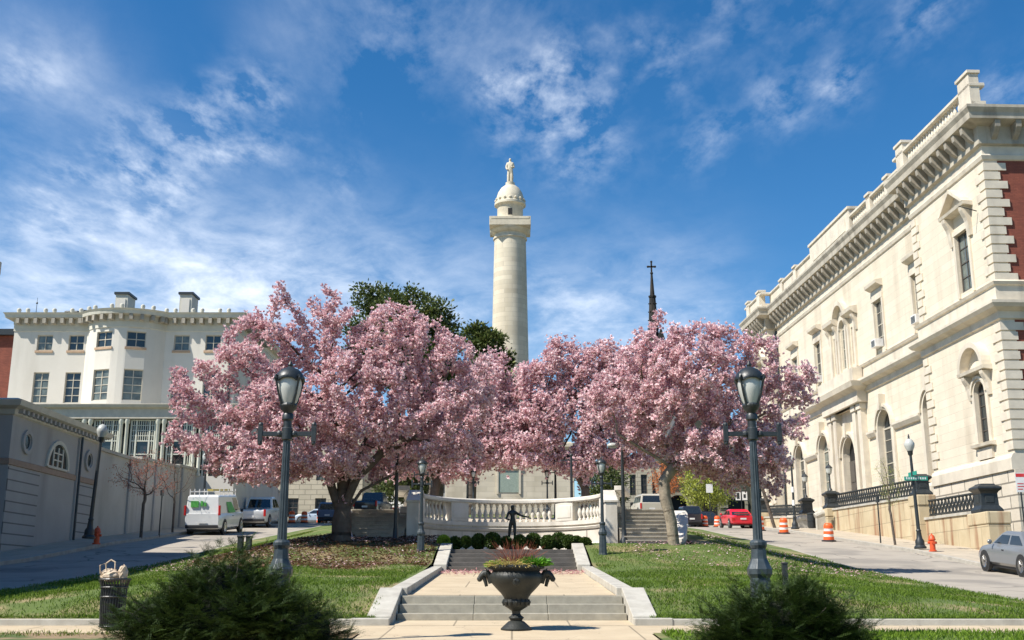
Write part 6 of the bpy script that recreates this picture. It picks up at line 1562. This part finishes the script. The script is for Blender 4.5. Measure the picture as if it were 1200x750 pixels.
for k, (x, y, l, lab) in enumerate(((17.9, 128, -1.6, 'bare pale tree leaning left before the church doors'), (21.6, 124, -3.0, 'bare pale tree leaning strongly left before the church doors, right of the other'))):
    small_tree(lab, (x, y, 6.6), 7, [(l * 1.4, 0, 10, 3, 3, 3)], 40 + k, .30, 260, 0, ((1, 1, 1), (1, 1, 1)), .1, step=.6, kill=1.0, bark='bark_pale', lean=(l, 0), tip=.02)
for k, (x, y, s_, lab) in enumerate(((-9.2, 98, 1.0, 'shaded green tree between the left trunk and the scroll pier'), (9.8, 118, .9, 'dark green tree right of the monument base'), (-12.5, 125, 1.1, 'dark green tree left of the monument base'))):
    evergreen(lab, (x, y, 5.4 + k * .8), [(0, 0, 0), (0, 0, 3 * s_)], [], [(0, 0, 5.5 * s_, 2.8 * s_, 2.8 * s_, 3.2 * s_), (0, 0, 3.4 * s_, 3.0 * s_, 3 * s_, 1.8 * s_)], 50 + k, 380, 7000, .25, .36)

# clipped box balls behind the dark steps
box_px = [(520, 635, 7), (533, 637, 7.5), (546, 635, 6), (561, 634.5, 8.2), (577, 634, 9.2), (593, 635.5, 6.2), (609, 635, 7.5), (625, 634, 8.5), (642, 636, 8), (655, 633.5, 8.8), (667, 635, 7.5), (676, 636, 7), (686, 637, 6.5)]
desc = ['pale green leftmost box ball', 'second box ball from the left', 'small third box ball from the left', 'dark box ball left of the largest one', 'largest dark box ball, fifth from the left', 'small box ball just left of the bronze feet', 'box ball right behind the urn twigs', 'box ball right of the bronze feet', 'lit box ball at the right of the urn plants', 'tall box ball, fourth from right', 'box ball, third from the right', 'box ball, second from the right', 'rightmost small box ball']
rng = np.random.default_rng(77)
for k, (px, py, rp) in enumerate(box_px):
    Y = 38.1 + (k % 2) * .18; e = env_px([(px, py, rp, rp)], Y, (0, 0, 0))[0]; rad = e[3]
    t = thing('box_ball', desc[k] + ' behind the dark steps', 'shrub', (e[0], Y, e[2]), 0, 'clipped box balls behind the dark steps')
    n = 2600; d = unit(rng.normal(size=(n, 3))); pos = d * rad * rng.uniform(.72, 1.03, (n, 1))
    ax = unit(d + rng.normal(size=(n, 3)) * .7); sd = unit(np.cross(ax, rng.normal(size=(n, 3)))); tone = rng.random((n, 1))
    g0, g1_ = (lin(30, 44, 16), lin(74, 96, 38)) if k else (lin(90, 120, 30), lin(150, 180, 60))
    v, cc = blades(pos, ax, sd, np.full(n, .065), np.full(n, .04), g0 * (1 - tone) + g1_ * tone, g1_ * (.8 + .4 * tone), rng); color_mesh('foliage', v, None, cc, M['leaf'], t)
    mb = MB(); mb.ball((0, 0, 0), rad * .74, 12, 8); mb.tube([(0, 0, -rad * .6), (0, 0, -rad - .3)], .04, 6); mb.build('stems', M['soil'], t)

# yew bushes in the foreground: feathery sprays on arching shoots
def yew(lab, base, env, n_sprig, seed, zmin=0.0, lo=.10, hi=.19):
    rng = np.random.default_rng(seed); t = thing('yew_bush', lab, 'bush', base)
    E = np.array(env); vol = E[:, 3] * E[:, 4] * E[:, 5]; per = 12; ns = n_sprig // per; n_sprig = ns * per
    k = rng.choice(len(E), ns, p=vol / vol.sum())
    d = unit(rng.normal(size=(ns, 3))); d[:, 2] = np.abs(d[:, 2]) * .9 + .05 * rng.normal(size=ns)
    rr = rng.random(ns) ** .25
    tipp = E[k, :3] + d * rr[:, None] * E[k, 3:6] * (1 + .13 * rng.normal(size=(ns, 1)))
    sax = unit(unit(d / E[k, 3:6]) * .9 + np.array([0, 0, .15]) + rng.normal(size=(ns, 3)) * .25)     # shoot direction
    sside = unit(np.cross(sax, np.array([[0, 0, 1.]]) + rng.normal(size=(ns, 3)) * .2))
    u_ = np.tile(np.linspace(0, 1, per), (ns, 1)) + rng.normal(size=(ns, per)) * .03; sgn = np.where(np.arange(per) % 2, 1, -1)[None, :, None]
    L_ = rng.uniform(.30, .52, (ns, 1, 1))
    pos = (tipp[:, None] - sax[:, None] * L_ * (1 - u_[..., None]) - np.array([0, 0, .10]) * (u_[..., None] ** 2) ).reshape(-1, 3)
    ax = unit(sax[:, None] * (.55 + .6 * u_[..., None]) + sside[:, None] * sgn * (1.05 - .8 * u_[..., None]) + np.array([0, 0, -.08]) + rng.normal(size=(ns, per, 3)) * .12).reshape(-1, 3)
    pos[:, 2] = np.maximum(pos[:, 2], .03); stone = np.repeat(rng.random((ns, 1)), per, 0)
    sdv = unit(np.cross(ax, np.array([[0, 0, 1.]]) + rng.normal(size=(n_sprig, 3)) * .15)); nr = np.cross(sdv, ax)
    ln = rng.uniform(lo, hi, n_sprig) * np.tile(1.15 - .5 * np.linspace(0, 1, per), ns); tone = np.clip(stone * .7 + .3 * rng.random((n_sprig, 1)), 0, 1)
    cA = lin(22, 38, 17) * (1 - tone) + lin(42, 60, 27) * tone; cB = lin(42, 62, 25) * (1 - tone) + lin(88, 108, 46) * tone
    VV, CC = [], []; nn = 7
    for j in range(nn):
        f_ = (j + .5) / nn; b_ = pos + ax * (ln * f_)[:, None] - nr * (ln * .18 * f_ * f_)[:, None]
        for sg in (-1, 1):
            na = unit(sdv * sg + ax * .75 + nr * rng.uniform(-.25, .25, (n_sprig, 1))); l = ln * .24 * (1.1 - .5 * f_)
            v, c = blades(b_, na, unit(np.cross(na, nr)), l, l * .34, cA * (.8 + .4 * f_), cB * (.75 + .45 * f_), rng); VV.append(v); CC.append(c)
    color_mesh('foliage', np.concatenate(VV), None, np.concatenate(CC), M['needle'], t)
    mb = MB(); r2 = random.Random(seed)
    for q in range(60):
        e = env[r2.randrange(len(env))]; a = r2.uniform(0, 2 * math.pi); s_ = r2.uniform(.3, .85); u_ = r2.uniform(.2, .8)
        tip = (e[0] + e[3] * s_ * math.cos(a) * (1 - u_ * .4), e[1] + e[4] * s_ * math.sin(a) * (1 - u_ * .4), max(.1, e[2] + e[5] * u_ * .8))
        mb.tube([(tip[0] * .15, tip[1] * .15, -.05), (tip[0] * .6, tip[1] * .6, tip[2] * .6), tip], [.022, .014, .006], 5)
    mb.build('branches', M['bark'], t)
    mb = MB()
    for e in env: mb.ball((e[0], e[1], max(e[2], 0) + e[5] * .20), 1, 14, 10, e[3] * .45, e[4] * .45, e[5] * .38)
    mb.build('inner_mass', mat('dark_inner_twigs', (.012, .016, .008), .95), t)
    return t
yew('large dark green spreading yew bush with a feathery outline at lower left', (-4.1, 16.4, -.86),
    [(0, 0, .25, 1.65, 1.2, 1.02), (-.1, .1, .60, 1.0, .8, 1.02), (-1.05, 0, .15, .85, .9, .85), (1.15, -.1, .1, .80, .9, .82), (.35, .1, .5, .8, .8, .78), (-.6, .1, .55, .55, .6, .68)], 40000, 61)
yew('low spreading dark green yew bush at lower right', (3.85, 16.2, -.86),
    [(0, 0, .08, 1.3, 1.0, 1.06), (-.55, 0, 0, .85, .9, .68), (.6, 0, 0, .78, .9, .72), (.3, .1, .15, .6, .6, 1.14)], 38000, 62)

# planting inside the urn (rests in it, grows out of it)
rng = np.random.default_rng(5)
uo = np.array([.075, 20.0, -.705 + 1.08])
def tuft(name, lab, cx, cy, r, n, l0, l1, w, c0, c1, lean, up, m='grassb', sx=1.0):
    t = thing(name, lab, 'plant', (uo[0] + cx, uo[1] + cy, uo[2]))
    a = rng.uniform(0, 2 * np.pi, n); q = np.sqrt(rng.random(n)) * r
    pos = np.stack([q * np.cos(a) * sx, q * np.sin(a), np.zeros(n)], 1)
    ax = unit(np.stack([np.cos(a) * lean * (.3 + q / r), np.sin(a) * lean * (.3 + q / r), np.full(n, up)], 1) + rng.normal(size=(n, 3)) * .25)
    sd = unit(np.cross(ax, rng.normal(size=(n, 3)))); ln = rng.uniform(l0, l1, n)
    tone = rng.random((n, 1)); cc0 = lin(*c0) * (1 - tone) + lin(*c1) * tone
    # two-segment drooping blades
    mid = pos + ax * (ln * .6)[:, None]; ax2 = unit(ax + np.array([0, 0, -.55]) * lean)
    v1, c_1 = blades(pos, ax, sd, ln * .75, np.full(n, w), cc0 * .8, cc0, rng); v2, c_2 = blades(mid, ax2, sd, ln * .55, np.full(n, w * .9), cc0, cc0 * 1.15, rng)
    color_mesh('foliage', np.concatenate([v1, v2]), None, np.concatenate([c_1, c_2]), M[m], t)
    mb = MB(); mb.lathe([(r * .8, -.02), (r * .5, .03), (.01, .05)], seg=10); mb.build('root_clump', M['soil'], t)
tuft('twiggy_shrub', 'reddish twiggy stems standing in the middle of the urn', .0, .1, .20, 260, .22, .50, .007, (105, 52, 38), (165, 100, 78), .55, 1.0)
tuft('yellow_sedge', 'drooping straw-coloured grass along the front rim of the urn', -.08, -.12, .32, 620, .10, .22, .011, (150, 135, 65), (205, 185, 120), 1.0, .6, sx=1.0)
tuft('green_herb', 'fresh green leafy clump at the right side of the urn', .34, -.05, .17, 900, .06, .2, .03, (60, 110, 25), (110, 165, 50), .8, .8, 'leaf')
tuft('green_trailer', 'small bright green plant at the left rim of the urn', -.36, -.05, .12, 400, .05, .14, .025, (90, 140, 30), (150, 180, 60), .9, .6, 'leaf')

# grass, fallen petals, leaf litter
def scatter(name, n, xr, yr, zf, keep, length, width, ca, cb, m, lean=.6, seed=1, flat=False, noise_gap=None):
    rng = np.random.default_rng(seed); x = rng.uniform(*xr, n); y = yr[0] + (yr[1] - yr[0]) * rng.random(n) ** (1.5 if name == 'lawn_grass' else 1)
    k = keep(x, y); x, y = x[k], y[k]
    if noise_gap is not None: 
        g = np.sin(x * 1.7 + 2 * np.sin(y * .9)) + np.sin(y * 1.3 + 1.5 * np.sin(x * 1.1)); k = rng.random(len(x)) < np.clip(noise_gap - .05 + .5 * g, .22, 1); x, y = x[k], y[k]
    n = len(x); z = np.array([zf(a, b) for a, b in zip(x, y)])
    pos = np.stack([x, y, z], 1); ax = unit(np.stack([rng.normal(size=n) * lean, rng.normal(size=n) * lean, np.full(n, .12 if flat else 1.0)], 1)); sd = unit(np.cross(ax, rng.normal(size=(n, 3)) if not flat else np.array([[0, 0, 1.]]) + rng.normal(size=(n, 3)) * .35))
    if flat: pos[:, 2] += rng.uniform(.015, .05, n)
    tone = rng.random((n, 1)); c = lin(*ca) * (1 - tone) + lin(*cb) * tone; ln = length * rng.uniform(.5, 1.4, n)
    v, cc = blades(pos, ax, sd, ln, width * rng.uniform(.7, 1.3, n), c * .75, c * 1.1, rng)
    o = color_mesh(name, v, None, cc, M[m]); return o
rng = np.random.default_rng(8)
keepL = lambda x, y: (np.abs(x) > 2.55) & (np.abs(x) < 12.35) & ((y < 38.5) | (np.abs(x) > 7.0)) & ~((np.hypot(x + 5.6, (y - 38.5) * .62) < 4.0 + .6 * np.sin(x * 2.3)) & (rng.random(len(x)) < .9)) & ~((x < -2.4) & (x > -8) & (y > 35.2))
tag(scatter('lawn_grass', 260000, (-12.4, 12.4), (21.05, 46), zlawn, keepL, .07, .015, (62, 88, 22), (122, 146, 54), 'grassb', .55, 1, noise_gap=.95), 'short sunlit green lawn grass on both sides of the steps', 'grass', kind='stuff')
tag(scatter('verge_grass', 80000, (2.4, 13.5), (14.5, 19.15), lambda a, b: zpath(a, b) + .02, lambda x, y: x > 2.5, .09, .014, (66, 98, 20), (135, 162, 54), 'grassb', .6, 2, noise_gap=.8), 'longer green grass growing in the front verge at lower right', 'grass', kind='stuff')
tag(scatter('verge_weeds', 9000, (-13.5, -2.7), (15.5, 19.15), lambda a, b: zpath(a, b) + .02, lambda x, y: (np.sin(x * 1.3) + np.sin(y * 2.1 + x)) > .1, .07, .014, (60, 90, 25), (140, 150, 60), 'grassb', .7, 3), 'patchy weeds in the bare front verge at lower left', 'grass', kind='stuff')
keepP = lambda x, y: ((np.hypot(x + 5.8, y - 38.5) < 6.8) & (y < 39.8) & (x < -2.5)) | ((np.hypot(x - 8.0, y - 40) < 6.0) & (x > 4) & ((y < 39.4) | (x > 7.3)) & (x < 12.3)) 
tag(scatter('fallen_petals', 18000, (-12.3, 12.3), (32, 46), zlawn, keepP, .075, .05, (205, 150, 155), (246, 222, 220), 'petal', .9, 4, True, .7), 'fallen pale pink petals scattered over the grass under the magnolias', 'petals', kind='stuff')
tag(scatter('path_petals', 1600, (-2.1, 2.1), (31.2, 34.5), lambda a, b: LZ(b) + .005, lambda x, y: y > 31.5 + np.abs(np.sin(x * 2)) * .9, .07, .05, (150, 90, 95), (225, 180, 180), 'petal', .9, 5, True), 'browning petals strewn across the far end of the tan landing', 'petals', kind='stuff')
tag(scatter('leaf_litter', 24000, (-11, -2.5), (31, 41), zlawn, lambda x, y: (np.hypot(x + 5.6, (y - 38.5) * .62) < 4.4 + .6 * np.sin(x * 2.3)) | ((x < -2.4) & (x > -8) & (y > 34.5)), .08, .05, (60, 40, 28), (125, 90, 62), 'leaf', .9, 6, True), 'brown leaf litter in the shade under the largest magnolia', 'leaf litter', kind='stuff')
